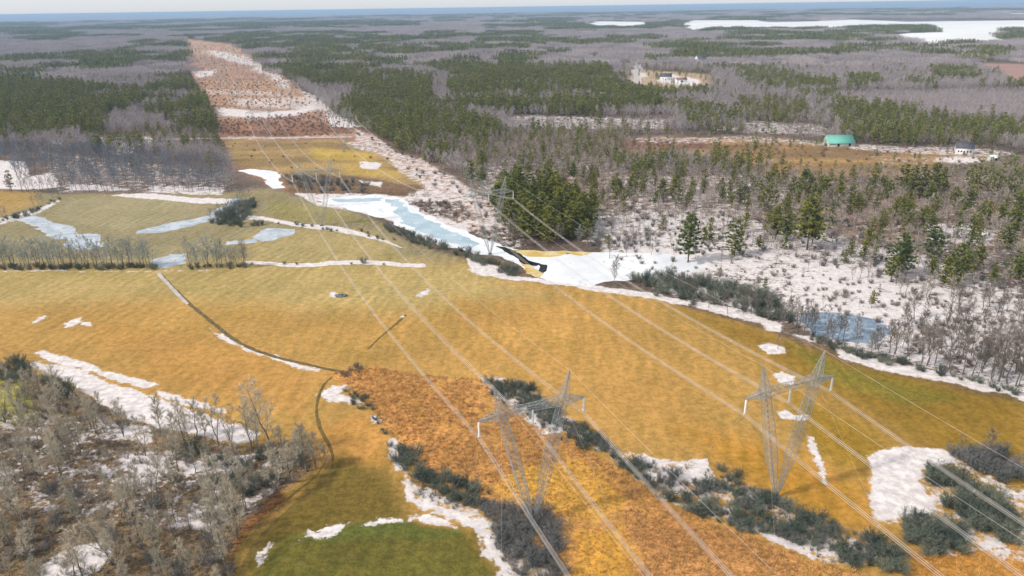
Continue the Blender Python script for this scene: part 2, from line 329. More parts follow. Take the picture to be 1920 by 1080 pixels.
SNOWZ = [   # polygon, cover 0..1, edge softness
 ([(338, 72), (440, 84), (480, 112), (560, 162), (640, 228), (400, 232), (362, 150)], .36, 10),
 ([(385, 95), (430, 97), (480, 118), (470, 125), (400, 105)], .58, 10),
 ([(362, 134), (400, 130), (400, 142), (366, 146)], .62, 6),
 ([(372, 168), (520, 170), (560, 180), (380, 178)], .48, 10), ([(430, 186), (600, 180), (622, 200), (560, 203), (440, 200)], .52, 10),
 ([(404, 203), (480, 208), (560, 206), (625, 188), (630, 200), (560, 216), (480, 222), (412, 219)], .66, 8),
 ([(565, 165), (640, 190), (660, 225), (700, 240), (640, 238), (600, 200)], .55, 5), ([(620, 215), (650, 222), (660, 240), (625, 238)], .9, 3),
 ([(450, 100), (480, 112), (560, 165), (540, 165), (470, 125)], .56, 6),
 ([(420, 257), (650, 252), (660, 258), (420, 264)], .45, 3),
 ([(660, 240), (720, 265), (800, 302), (880, 345), (990, 435), (985, 465), (900, 430), (760, 370), (790, 345), (740, 305), (660, 268)], .52, 3),
 ([(640, 264), (760, 290), (780, 305), (660, 280)], .52, 3), ([(670, 303), (710, 305), (700, 318), (672, 316)], .8, 2), ([(670, 340), (712, 342), (705, 350), (672, 349)], .85, 1.5),
 ([(780, 330), (890, 352), (960, 410), (985, 440), (900, 425), (800, 370)], .56, 2.5),
 ([(560, 360), (800, 366), (960, 465), (880, 470), (760, 420), (600, 385)], .62, 2),
 ([(760, 374), (860, 376), (915, 404), (862, 416), (792, 398)], .46, 3), ([(880, 424), (985, 430), (1010, 462), (960, 466), (896, 450)], .45, 2), ([(530, 328), (620, 332), (700, 350), (690, 364), (600, 362), (545, 352)], .2, 3),
 # left woods and yards
 ([(-60, 296), (30, 305), (40, 335), (105, 322), (110, 352), (40, 358), (-60, 350)], .95, 3), ([(80, 235), (120, 250), (125, 272), (95, 268)], .8, 4),
 ([(150, 258), (300, 256), (290, 272), (160, 270)], .75, 4), ([(210, 276), (262, 270), (258, 288), (215, 290)], .75, 3), ([(60, 280), (420, 320), (440, 360), (110, 362)], .42, 5),
 ([(140, 346), (215, 350), (250, 356), (140, 356)], .9, 2), ([(200, 366), (280, 362), (400, 372), (440, 376), (420, 384), (300, 374)], .95, 1.5),
 ([(285, 348), (415, 352), (418, 368), (280, 360)], .6, 2), ([(-60, 425), (0, 408), (60, 392), (110, 372), (115, 378), (65, 402), (0, 422), (-60, 442)], .6, 1.5),
 ([(440, 405), (520, 408), (640, 425), (720, 450), (800, 468), (720, 456), (620, 432), (520, 416), (450, 414)], .7, 1.2),
 ([(455, 493), (560, 491), (690, 489), (792, 490), (795, 497), (690, 497), (560, 498), (455, 499)], .95, .8),
 ([(-100, 508), (300, 506), (460, 503), (460, 507), (300, 511), (-100, 514)], .45, .8),
 # right woods and wetland
 ([(860, 300), (1200, 290), (1480, 330), (1950, 330), (1950, 560), (1500, 470), (1130, 470), (960, 420)], .40, 8),
 ([(960, 215), (1270, 224), (1260, 243), (1080, 244), (950, 238)], .52, 8), ([(1180, 258), (1400, 255), (1560, 268), (1570, 276), (1400, 268), (1200, 268)], .46, 4),
 ([(1380, 225), (1560, 235), (1560, 256), (1400, 250)], .48, 8), ([(1600, 268), (1850, 278), (1920, 290), (1850, 296), (1600, 280)], .5, 4), ([(1640, 290), (1800, 294), (1830, 305), (1660, 305)], .4, 4),
 ([(860, 300), (1000, 320), (1130, 400), (1130, 330), (1480, 330), (1480, 380), (1150, 480), (1120, 460), (960, 400)], .50, 6),
 ([(1125, 400), (1250, 400), (1330, 400), (1700, 470), (1950, 560), (1950, 760), (1600, 655), (1500, 612), (1250, 548), (1120, 480)], .58, 5),
 ([(1180, 430), (1280, 440), (1290, 500), (1180, 470)], .62, 3), ([(1740, 420), (1860, 425), (1850, 455), (1750, 450)], .85, 3),
 ([(1480, 490), (1660, 510), (1800, 575), (1780, 650), (1640, 610), (1520, 585)], .68, 4), ([(1180, 470), (1330, 470), (1420, 500), (1300, 515), (1180, 520)], .72, 3),
 # snow along the edge of the field
 ([(880, 478), (940, 500), (985, 520), (1080, 533), (1250, 552), (1240, 560), (1080, 542), (940, 521), (890, 505)], .8, 1.2),
 # bottom left wood floor
 ([(0, 760), (160, 780), (330, 835), (500, 850), (590, 850), (530, 920), (480, 980), (300, 1000), (0, 960), (-100, 820)], .42, 3),
 ([(160, 780), (300, 800), (290, 830), (170, 810)], .58, 2), ([(230, 850), (330, 860), (310, 900), (240, 890)], .72, 2), ([(150, 880), (330, 890), (260, 915), (150, 905)], .5, 2),
 ([(340, 870), (480, 855), (450, 885), (340, 890)], .66, 2), ([(330, 960), (400, 970), (400, 1000), (330, 990)], .6, 2),
 # snow under the thickets
 ([(715, 800), (740, 830), (770, 890), (900, 945), (960, 1000), (1060, 1100), (930, 1100), (880, 985), (770, 945), (735, 880)], .56, 1.5),
 ([(895, 710), (1000, 728), (1060, 780), (1150, 840), (1250, 862), (1350, 890), (1450, 930), (1560, 985), (1690, 1035), (1690, 1075), (1560, 1055), (1470, 1025), (1350, 985), (1250, 940), (1180, 890), (1080, 830), (1000, 800), (930, 745)], .50, 1.5),
 ([(1190, 850), (1330, 860), (1345, 895), (1290, 925), (1200, 885)], .60, 1.5), ([(985, 760), (1040, 770), (1050, 815), (1010, 815)], .7, 1.5), ([(1420, 1000), (1540, 1010), (1560, 1050), (1470, 1030)], .66, 1.5), ([(1330, 905), (1430, 925), (1440, 955), (1350, 945)], .58, 1.5),
 ([(1690, 840), (1950, 870), (1950, 1060), (1780, 1050), (1700, 1000)], .45, 2),
]
# far snow glimpses and clearings (ellipses drawn as polygons)
def ell(x, y, a, b, n=12): return [(x + a * math.cos(2 * math.pi * k / n), y + b * math.sin(2 * math.pi * k / n)) for k in range(n)]
for x, y, a, b, s in ((1205, 118, 26, 4, .8), (1195, 140, 12, 22, .6), (1290, 152, 26, 8, .9), (1260, 148, 20, 8, .8), (1560, 142, 20, 6, .8), (1605, 137, 12, 5, .9), (1700, 100, 40, 4, .8), (1030, 116, 30, 3, .7), (860, 122, 30, 3, .4),
                    (720, 62, 40, 3, .5), (1800, 300, 40, 6, .7), (820, 198, 60, 4, .8), (1360, 240, 30, 6, .6), (1010, 100, 30, 4, .5), (1740, 116, 30, 3, .5)):
    SNOWZ.append((ell(x, y, a, b), s, 6))
SN = [[(60, 662), (78, 658), (150, 680), (220, 700), (292, 716), (300, 722), (270, 728), (180, 702), (100, 682)], [(298, 732), (360, 748), (430, 768), (425, 774), (350, 760), (300, 742)],
      [(42, 682), (70, 680), (140, 692), (200, 715), (290, 742), (370, 772), (450, 796), (490, 815), (470, 832), (420, 826), (330, 808), (250, 788), (180, 756), (120, 716)],
      [(112, 608), (150, 595), (150, 603), (132, 614), (114, 617)], [(152, 606), (170, 603), (172, 610), (156, 612)], [(56, 605), (82, 590), (86, 594), (62, 609)],
      [(783, 553), (797, 540), (804, 541), (792, 556)], [(752, 594), (758, 590), (756, 600)], [(598, 738), (630, 722), (656, 722), (660, 732), (640, 738), (684, 756), (672, 760), (620, 750)], [(690, 782), (706, 780), (714, 794), (700, 796)],
      [(560, 1016), (578, 994), (600, 996), (616, 984), (640, 980), (664, 978), (640, 992), (618, 1004), (592, 1008)], [(680, 986), (720, 974), (752, 970), (750, 978), (712, 984)], [(760, 968), (800, 962), (832, 972), (862, 990), (868, 998), (840, 984), (800, 974), (764, 974)],
      [(485, 1062), (494, 1030), (508, 1020), (502, 1042), (492, 1062)], [(726, 820), (740, 828), (752, 878), (742, 882), (730, 860)], [(752, 904), (770, 900), (782, 930), (830, 944), (880, 968), (914, 990), (925, 1010), (890, 996), (850, 968), (800, 950), (760, 938)],
      [(902, 1004), (924, 1000), (940, 1040), (968, 1062), (962, 1092), (938, 1080), (918, 1040)], [(1624, 856), (1650, 842), (1710, 838), (1770, 842), (1796, 858), (1770, 874), (1726, 880), (1724, 900), (1742, 930), (1752, 962), (1730, 975), (1690, 970), (1664, 984), (1640, 972), (1630, 930), (1634, 890)],
      [(1518, 818), (1528, 820), (1540, 850), (1554, 880), (1556, 904), (1546, 902), (1540, 876), (1526, 850)], [(1456, 774), (1476, 770), (1494, 780), (1516, 782), (1518, 792), (1490, 790), (1468, 786)], [(1446, 704), (1470, 698), (1492, 708), (1490, 722), (1462, 722)], [(1416, 648), (1440, 644), (1470, 652), (1476, 664), (1446, 666), (1424, 660)],
      [(1290, 562), (1340, 572), (1400, 584), (1436, 600), (1470, 612), (1462, 624), (1436, 622), (1420, 606), (1370, 596), (1310, 578)], [(1492, 628), (1530, 634), (1552, 646), (1520, 642)], [(1566, 650), (1600, 662), (1660, 676), (1760, 696), (1840, 712), (1930, 742), (1960, 770), (1900, 744), (1800, 722), (1700, 704), (1640, 690), (1580, 668)],
      [(78, 1060), (130, 1028), (190, 1016), (208, 1030), (190, 1062), (150, 1095), (70, 1095)], [(400, 615), (425, 628), (450, 648), (445, 650), (420, 634)], [(450, 648), (500, 664), (560, 680), (606, 690), (602, 695), (550, 686), (496, 670), (452, 656)], [(880, 503), (915, 498), (930, 512), (910, 516), (892, 510)],
      [(1040, 530), (1100, 535), (1220, 548), (1300, 566), (1290, 572), (1200, 556), (1090, 544)], [(1830, 1020), (1870, 1010), (1900, 1030), (1880, 1050)], [(1785, 985), (1830, 1000), (1820, 1020), (1790, 1005)], [(905, 706), (948, 708), (950, 714), (910, 713)], [(640, 552), (630, 548), (624, 554), (636, 560)]]
def ground():
    th = np.radians(np.concatenate([np.arange(-180, -44, 4.0), np.linspace(-44, 44, 680), np.arange(48, 180, 4.0)]))
    ys = np.concatenate([np.linspace(0.0, 1300, 520)])
    r = [0.0]                                                   # ring radii: dense near, widening with distance
    rr = 90.0; rs = [2.0, 20.0, 50.0, 75.0]
    while rr < 46000:
        rs.append(rr); rr += max(.45, rr * rr / (740 * H) * 1.35)
    rs = np.array(rs); A, B = np.meshgrid(th, rs)
    X = (np.sin(A) * B).ravel(); Y = (np.cos(A) * B).ravel(); P = np.stack([X, Y], 1)
    n, m = len(rs), len(th)
    i = np.arange(n - 1)[:, None] * m; j = np.arange(m)[None, :]; j2 = (j + 1) % m
    fa = np.stack([i + j, i + m + j, i + m + j2, i + j2], -1).reshape(-1, 4)[:, ::-1]
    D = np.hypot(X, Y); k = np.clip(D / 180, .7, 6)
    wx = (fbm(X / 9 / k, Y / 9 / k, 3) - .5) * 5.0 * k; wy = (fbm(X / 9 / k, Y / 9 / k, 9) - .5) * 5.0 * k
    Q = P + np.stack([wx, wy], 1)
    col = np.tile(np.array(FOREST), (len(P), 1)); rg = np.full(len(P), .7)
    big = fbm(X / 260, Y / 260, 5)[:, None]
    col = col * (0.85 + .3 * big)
    fk = np.clip((D - 2500) / 6000, 0, 1)[:, None]; col = col + (np.array(lin(158, 152, 172)) - col) * fk  # far ground fades to lilac forest tone, lightened to paint in horizon haze
    for poly, c, soft, ro in ZONES:
        q = pw(Q, W(poly), soft); col += (np.array(lin(*c)) - col) * q[:, None]; rg += (ro - rg) * q
    sn = np.full(len(P), .22) + (fbm(X / 60, Y / 60, 21) - .5) * .25
    sn *= 1 - np.clip((D - 2500) / 6000, 0, 1); fld = np.zeros(len(P))
    for poly, c, soft, ro in ZONES[16:]:
        fld = np.maximum(fld, pw(Q, W(poly), soft))
    sn *= 1 - fld
    for poly, c, soft in SNOWZ:
        q = pw(Q, W(poly), soft); sn += (c - sn) * q
    for p in SN:
        q = pw(P + (Q - P) * .6, W(p), 3.0); sn = np.maximum(sn, q * .98)
    v = np.stack([X, Y, np.zeros(len(P))], 1)
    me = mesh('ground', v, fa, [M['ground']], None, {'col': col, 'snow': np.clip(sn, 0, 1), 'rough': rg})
    return tag(link(bpy.data.objects.new('ground', me)), kind='structure')
ground()

_sk = [0]
def sdist(P, poly):
    d = np.full(len(P), 1e9)
    for i in range(len(poly)):
        a = poly[i]; e = poly[(i + 1) % len(poly)] - a; L2 = e @ e
        if L2 < 1e-9: continue
        t = np.clip(((P - a) @ e) / L2, 0, 1); q = P - a - t[:, None] * e; d = np.minimum(d, np.hypot(q[:, 0], q[:, 1]))
    return np.where(inside(P, poly), d, -d)
def sheet(name, polys, mat, z, seg=.8, amp=1.0, nz=None, inset=0.0):
    """flat sheet whose ragged rim, holes and islets follow a noise field (marching squares)"""
    V = []; Fc = []; pp = [W(p) for p in polys]; nz = nz or seg * 7; _sk[0] += 13
    lo = np.min([p.min(0) for p in pp], 0) - amp * 1.2 - seg; hi = np.max([p.max(0) for p in pp], 0) + amp * 1.2 + seg
    nx, ny = (np.ceil((hi - lo) / seg)).astype(int) + 1
    gx, gy = np.meshgrid(lo[0] + np.arange(nx) * seg, lo[1] + np.arange(ny) * seg, indexing='ij'); P = np.stack([gx.ravel(), gy.ravel()], 1)
    f = np.max([sdist(P, p) for p in pp], 0) + amp * 2.2 * (fbm(P[:, 0] / nz, P[:, 1] / nz, 100 + _sk[0], 5) - .5) - inset
    f = f.reshape(nx, ny); f[np.abs(f) < 1e-4] = 1e-4; pos = f > 0; vid = {}
    def vert(i, j):
        k = (i, j, 0)
        if k not in vid: vid[k] = len(V); V.append((lo[0] + i * seg, lo[1] + j * seg, z))
        return vid[k]
    def edge(i, j, i2, j2):
        k = (i, j, i2, j2) if (i, j) < (i2, j2) else (i2, j2, i, j)
        if k not in vid:
            a, b, c, d = k; t = f[a, b] / (f[a, b] - f[c, d]); vid[k] = len(V); V.append((lo[0] + (a + (c - a) * t) * seg, lo[1] + (b + (d - b) * t) * seg, z))
        return vid[k]
    cnt = pos[:-1, :-1].astype(int) + pos[1:, :-1] + pos[1:, 1:] + pos[:-1, 1:]
    for i, j in zip(*np.nonzero(cnt)):
        cs = ((i, j), (i + 1, j), (i + 1, j + 1), (i, j + 1))
        if cnt[i, j] == 4: Fc.append([vert(*c) for c in cs]); continue
        q = []
        for k in range(4):
            c = cs[k]; d = cs[(k + 1) % 4]
            if pos[c]: q.append(vert(*c))
            if pos[c] != pos[d]: q.append(edge(*c, *d))
        if len(q) >= 3: Fc.append(q)
    if not Fc: return None
    return tag(link(bpy.data.objects.new(name, mesh(name, V, Fc, [mat]))), kind='structure')
def band(name, pts, w0, w1, mat, z, wob=.35, seg=1.0):
    """a strip laid along photo points, with an uneven width"""
    p = W(pts); q = [p[0]]
    for k in range(len(p) - 1):
        a0 = p[max(0, k - 1)]; b0 = p[k]; c0 = p[k + 1]; d0 = p[min(len(p) - 1, k + 2)]; n = max(2, int(np.linalg.norm(c0 - b0) / seg))
        for i in range(1, n + 1):
            t = i / n; q.append(.5 * (2 * b0 + (c0 - a0) * t + (2 * a0 - 5 * b0 + 4 * c0 - d0) * t * t + (3 * b0 - a0 - 3 * c0 + d0) * t ** 3))
    q = np.array(q); T = np.gradient(q, axis=0); T = T / (np.linalg.norm(T, axis=1)[:, None] + 1e-9); Nn = np.stack([-T[:, 1], T[:, 0]], 1); m = len(q)
    s_ = np.arange(m) * seg; ww = np.linspace(w0, w1, m) / 2
    l = ww * (1 + wob * 2 * (fbm(s_ / 3.1, s_ * 0 + 3.3 * z, 7) - .5)); r = ww * (1 + wob * 2 * (fbm(s_ / 2.7, s_ * 0 + 9.1, 8) - .5))
    v = np.zeros((2 * m, 3)); v[0::2, :2] = q + Nn * l[:, None]; v[1::2, :2] = q - Nn * r[:, None]; v[:, 2] = z
    f = np.array([[2 * k + 1, 2 * k + 3, 2 * k + 2, 2 * k] for k in range(m - 1)])
    return tag(link(bpy.data.objects.new(name, mesh(name, v, f, [mat]))), kind='structure')

# water and ice
sheet('frozen_river', [[(600, 376), (640, 368), (690, 365), (750, 370), (772, 384), (800, 402), (850, 424), (920, 452), (985, 470), (1060, 474), (1180, 472), (1290, 478), (1330, 500), (1190, 524), (1100, 535), (1030, 527), (985, 507), (940, 482), (880, 472), (800, 452), (730, 412), (650, 392)],
                       [(442, 320), (470, 316), (522, 322), (530, 352), (510, 354), (488, 332)]], M['ice'], .012, 1.1, 3.0)
sheet('blue_ice', [[(715, 372), (752, 374), (762, 392), (800, 410), (850, 436), (905, 458), (880, 464), (815, 446), (765, 424), (742, 404), (745, 388)], [(625, 374), (720, 371), (715, 376), (640, 381)]], M['blue_ice'], .020, 1.0, 3.5)
sheet('shallow_ice', [[(952, 468), (1000, 470), (1062, 471), (1070, 476), (1030, 484), (990, 482)], [(975, 490), (1000, 500), (1022, 512), (1012, 522), (990, 512)], [(1060, 471), (1110, 473), (1100, 478), (1068, 478)]], M['stained_ice'], .028, .7, 1.6)
sheet('stream', [[(928, 461), (948, 463), (975, 476), (994, 489), (1012, 494), (1006, 499), (984, 496), (962, 480)], [(1013, 496), (1025, 497), (1027, 506), (1018, 512), (1011, 509)]], M['dark_water'], .036, .5, .8)
sheet('frozen_pond', [[(1500, 588), (1560, 584), (1650, 598), (1672, 622), (1640, 645), (1585, 642), (1525, 628)]], M['pond_ice'], .016, .6, 2.2)
sheet('flood_ice', [[(26, 412), (62, 404), (100, 415), (140, 424), (142, 446), (100, 452), (70, 430)], [(140, 440), (185, 438), (190, 462), (140, 470), (110, 460)], [(255, 437), (300, 420), (360, 412), (395, 402), (440, 371), (452, 372), (412, 410), (310, 436)],
                    [(470, 446), (500, 426), (555, 430), (540, 444), (500, 452)], [(420, 453), (480, 448), (478, 455), (424, 459)], [(285, 490), (318, 476), (348, 478), (352, 494), (300, 502)]], M['flood_ice'], .014, .9, 3.2)
sheet('frozen_lake', [[(1275, 44), (1300, 38), (1420, 38), (1440, 42), (1540, 40), (1550, 36), (1600, 37), (1700, 41), (1920, 38), (2100, 36), (2100, 56), (1880, 60), (1870, 70), (1890, 80), (1830, 83), (1760, 87), (1735, 92), (1720, 78), (1660, 66), (1700, 62), (1765, 60), (1740, 49), (1530, 56), (1345, 55), (1300, 60)],
                      [(1090, 47), (1120, 40), (1205, 41), (1215, 49), (1160, 52)], [(1880, 25), (1990, 24), (1990, 30), (1890, 30)]], M['lake_ice'], .35, 50, 60, 500)
# tracks, ditch and road
band('ditch', [(300, 515), (345, 560), (400, 606), (445, 640), (510, 667), (620, 693), (660, 699)], 1.7, 1.3, M['ditch'], .010, .5, .8)
band('track', [(296, 512), (330, 548), (352, 570)], 1.5, 1.2, M['road'], .016, .4, .8)
band('track', [(622, 706), (606, 725), (594, 760), (600, 800), (622, 845), (622, 875), (600, 905), (556, 945), (500, 995), (465, 1045), (445, 1110)], .7, 1.1, M['track'], .008, .8, .5)
band('track', [(606, 870), (590, 895), (540, 935), (490, 980), (450, 1035), (428, 1110)], .5, 1.0, M['track'], .012, .9, .5)
band('track', [(760, 590), (745, 606), (720, 626), (690, 655)], 1.1, .6, M['track'], .008, .9, .7)
band('road', [(-60, 262), (100, 262), (260, 262), (420, 259), (660, 257)], 6, 5, M['road'], .02, .3, 6)
band('road', [(1188, 92), (1208, 106), (1200, 122), (1192, 145), (1190, 165)], 14, 10, M['road'], .05, .3, 10)
# distinct snow patches
for k, p in enumerate(SN): sheet('snow_patch', [p], M['snow'], .03 + .0002 * k, .3, 2.2, 2.6, 1.2)

# ------------------------------------------------------------------ plant meshes
def ico_dir(rng, n):
    v = rng.normal(size=(n, 3)); return v / np.linalg.norm(v, axis=1)[:, None]
class TB:
    """triangles plus tapered limbs with a tint value per vertex"""
    def __init__(s): s.v = []; s.f = []; s.t = []; s.n = 0
    def tris(s, P, t):                        # P (n,3,3)
        n = len(P); s.v.append(P.reshape(-1, 3)); s.f.append((np.arange(3 * n) + s.n).reshape(-1, 3)); s.t.append(np.repeat(t, 3)); s.n += 3 * n
    def limb(s, a, b, ra, rb, n=3, t=.4):
        d = b - a; L = np.linalg.norm(d)
        if L < 1e-5: return
        d = d / L; u = np.cross(d, (0, 0, 1.) if abs(d[2]) < .9 else (1., 0, 0)); u /= np.linalg.norm(u); w_ = np.cross(d, u)
        th = np.arange(n) * 2 * math.pi / n; c = np.cos(th)[:, None] * u + np.sin(th)[:, None] * w_
        s.v.append(np.vstack([a + c * ra, b + c * rb])); i = np.arange(n); j = (i + 1) % n
        s.f.append(np.vstack([np.stack([i, j, j + n], 1), np.stack([i, j + n, i + n], 1)]) + s.n); s.t.append(np.full(2 * n, t)); s.n += 2 * n
    def me(s, name, mat): return mesh(name, np.vstack(s.v), np.vstack(s.f), [mat], None, {'tint': np.concatenate(s.t)})
def ribbons(a, d, L, wd, rng):
    """thin triangles from base points a along d"""
    n = len(a); q = np.cross(d, ico_dir(rng, n)); q /= np.linalg.norm(q, axis=1)[:, None] + 1e-9
    return np.stack([a - q * wd[:, None] / 2, a + q * wd[:, None] / 2, a + d * L[:, None]], 1)
def nrm(v): return v / (np.linalg.norm(v, axis=-1, keepdims=True) + 1e-9)

def bare_tree(seed, h, spread, tw=.045, limbs=16, sub=7, twigs=11, low=.28, multi=1, ele=(28, 58)):
    rng = np.random.default_rng(seed); tr = TB(); cr = TB()
    stems = []
    for s_ in range(multi):
        top = np.array([rng.normal() * .05 * h, rng.normal() * .05 * h, h * rng.uniform(.86, .95)])
        if multi > 1:
            a = 2 * math.pi * s_ / multi + rng.uniform(0, .6); top[:2] += np.array([math.cos(a), math.sin(a)]) * h * .13
        pts = [np.zeros(3)]
        for k in range(1, 7):
            t = k / 6; p = top * t; p[:2] += rng.normal(size=2) * .012 * h * (1 if k < 6 else 0); pts.append(p)
        r0 = h * .0125 / math.sqrt(multi)
        for k in range(6): tr.limb(pts[k], pts[k + 1], r0 * (1 - k / 6.6) ** .9 * (1.25 if k == 0 else 1), r0 * (1 - (k + 1) / 6.6) ** .9, 6 if k < 3 else 4, .35)
        stems.append((pts, r0))
    ga = rng.uniform(0, 6.28)
    for k in range(limbs):
        pts, r0 = stems[k % multi]
        t = low + (.97 - low) * (k + rng.uniform(0, .8)) / limbs; i = min(5, int(t * 6)); f = t * 6 - i
        a = pts[i] * (1 - f) + pts[i + 1] * f; ga += 2.4 + rng.normal() * .3
        el = math.radians(rng.uniform(*ele) + 18 * t); d = np.array([math.cos(ga) * math.cos(el), math.sin(ga) * math.cos(el), math.sin(el)])
        L = spread * (1.15 - .75 * t) * rng.uniform(.8, 1.15); r = r0 * (1 - t) * .55 + .012
        m1 = a + d * L * .5; d2 = nrm(d + np.array([0, 0, .28]) + rng.normal(size=3) * .12); e = m1 + d2 * L * .55
        cr.limb(a, m1, r, r * .65, 3, .35); cr.limb(m1, e, r * .65, .012, 3, .4)
        for q in range(sub):
            u = (q + rng.uniform(.1, .9)) / sub * .85 + .15
            b = a + (m1 - a) * (u / .5) if u < .5 else m1 + (e - m1) * ((u - .5) / .5)
            dd = nrm((d if u < .5 else d2) + rng.normal(size=3) * .55 + np.array([0, 0, .22])); l2 = L * .42 * (1.1 - .5 * u) * rng.uniform(.7, 1.2)
            cr.limb(b, b + dd * l2, max(.014, r * .35), .008, 3, .5)
            n = twigs; uu = rng.uniform(.15, 1, n); base = b + dd * (l2 * uu)[:, None]
            td = nrm(dd + rng.normal(size=(n, 3)) * .62 + np.array([0, 0, .15])); tl = rng.uniform(.35, .9, n) * h * .058 + .15
            cr.tris(ribbons(base, td, tl, np.full(n, tw) * rng.uniform(.7, 1.2, n), rng), rng.uniform(.3, 1, n))
            n2 = n; i2 = rng.integers(0, n, n2); b2 = base[i2] + td[i2] * (tl[i2] * rng.uniform(.3, .9, n2))[:, None]
            cr.tris(ribbons(b2, nrm(td[i2] + rng.normal(size=(n2, 3)) * .6), tl[i2] * .6, np.full(n2, tw * .8), rng), rng.uniform(.4, 1, n2))
    return tr, cr
def pine(seed, h, rad, low=.22, clump=.62, per=10, lev=None):
    rng = np.random.default_rng(seed); tr = TB(); cr = TB()
    lean = rng.normal(size=2) * .02 * h; r0 = h * .014; n = 6
    P = lambda t: np.array([lean[0] * t * t, lean[1] * t * t, h * t])
    for k in range(n): tr.limb(P(k / n), P((k + 1) / n), r0 * (1 - k / n * .9), r0 * (1 - (k + 1) / n * .9), 6, .4)
    lev = lev or int(h * .95); ga = 0
    for k in range(lev):
        t = low + (.985 - low) * ((k + rng.uniform(-.25, .25)) / (lev - .6)); t = min(.985, max(low, t))
        u = (t - low) / (1 - low); prof = (1 - u ** 1.25) ** .95 * (.60 + .40 * min(1, u / .25)) + .06
        nb = rng.integers(4, 7)
        for q in range(nb):
            if rng.uniform() < .10: continue
            ga += 2 * math.pi / nb + rng.normal() * .3; L = rad * prof * rng.uniform(.65, 1.2)
            d = np.array([math.cos(ga), math.sin(ga), rng.uniform(-.08, .30) + .5 * u]); a = P(t); e = a + d * L
            cr.limb(a, e, .03 + .012 * h * (1 - t) * .3, .015, 3, .1)
            nc = max(1, int(round(L / (clump * 1.05))))
            for c in range(nc):
                s_ = (c + 1 - .25 * rng.uniform()) / nc if nc > 1 else .85
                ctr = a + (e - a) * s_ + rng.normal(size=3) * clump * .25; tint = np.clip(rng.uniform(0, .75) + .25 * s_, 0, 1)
                v = ico_dir(rng, per); v[:, 2] = np.abs(v[:, 2]) * .8 - .1; v = nrm(v + d * .35)
                ln = clump * rng.uniform(.7, 1.25, per); cr.tris(ribbons(ctr - v * ln[:, None] * .25, v, ln, ln * .42, rng), np.clip(tint + rng.normal(size=per) * .12, 0, 1))
    return tr, cr
def shrub(seed, h, spread, stems=30, tw=.065, twigs=14):
    rng = np.random.default_rng(seed); cr = TB()
    for s_ in range(stems):
        a = rng.uniform(0, 6.28); r = rng.uniform(0, .45) * spread * .6; b = np.array([math.cos(a) * r, math.sin(a) * r, 0])
        e = b + np.array([math.cos(a) * spread * rng.uniform(.05, .6), math.sin(a) * spread * rng.uniform(.05, .6), h * rng.uniform(.6, 1.)])
        cr.limb(b, e, .03, .012, 3, .3)
        n = twigs; u = rng.uniform(.12, 1, n); base = b + (e - b) * u[:, None]; d0 = nrm(e - b)
        td = nrm(d0 * .7 + rng.normal(size=(n, 3)) * .6 + np.array([0, 0, .2])); tl = rng.uniform(.35, .8, n) * h * .38
        cr.tris(ribbons(base, td, tl, np.full(n, tw), rng), rng.uniform(.1, .8, n))
        for _ in range(3):
            i2 = rng.integers(0, n, n); b2 = base[i2] + td[i2] * (tl[i2] * rng.uniform(.2, .95, n))[:, None]
            cr.tris(ribbons(b2, nrm(td[i2] + rng.normal(size=(n, 3)) * .7), tl[i2] * .6, np.full(n, tw * .85), rng), rng.uniform(.1, 1, n))
    return cr

# near prototypes: meshes only, every kind in several shapes
BT = [(bare_tree(11, 12, 3.6), 12), (bare_tree(12, 12, 3.0, low=.35), 12), (bare_tree(13, 12, 4.2, limbs=18), 12), (bare_tree(14, 12, 3.4, multi=2), 12), (bare_tree(15, 12, 3.2, multi=3, limbs=18), 12), (bare_tree(16, 12, 2.6, limbs=14, low=.4), 12)]
BARE = {}
for key in ('olive', 'blue', 'taupe', 'dark'):
    BARE[key] = [(t.me('trunk', M['bark_grey']), c.me('crown', M['twig_' + key]), h) for (t, c), h in BT]
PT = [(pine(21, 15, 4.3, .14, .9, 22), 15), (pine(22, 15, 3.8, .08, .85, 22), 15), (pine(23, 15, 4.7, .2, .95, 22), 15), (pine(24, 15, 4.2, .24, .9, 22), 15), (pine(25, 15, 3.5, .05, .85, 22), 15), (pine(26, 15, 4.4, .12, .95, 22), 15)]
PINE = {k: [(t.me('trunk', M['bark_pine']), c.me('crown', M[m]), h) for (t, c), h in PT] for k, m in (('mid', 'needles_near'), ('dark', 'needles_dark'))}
ST = [shrub(31, 3, 3.2), shrub(32, 3, 3.6, 34), shrub(33, 3, 2.8, 26), shrub(34, 3, 4.0, 36), shrub(35, 3, 3.0, 30)]
SHR = {k: [s_.me('shrub', M['shrub_' + k]) for s_ in ST] for k in ('dark', 'grey', 'brown')}

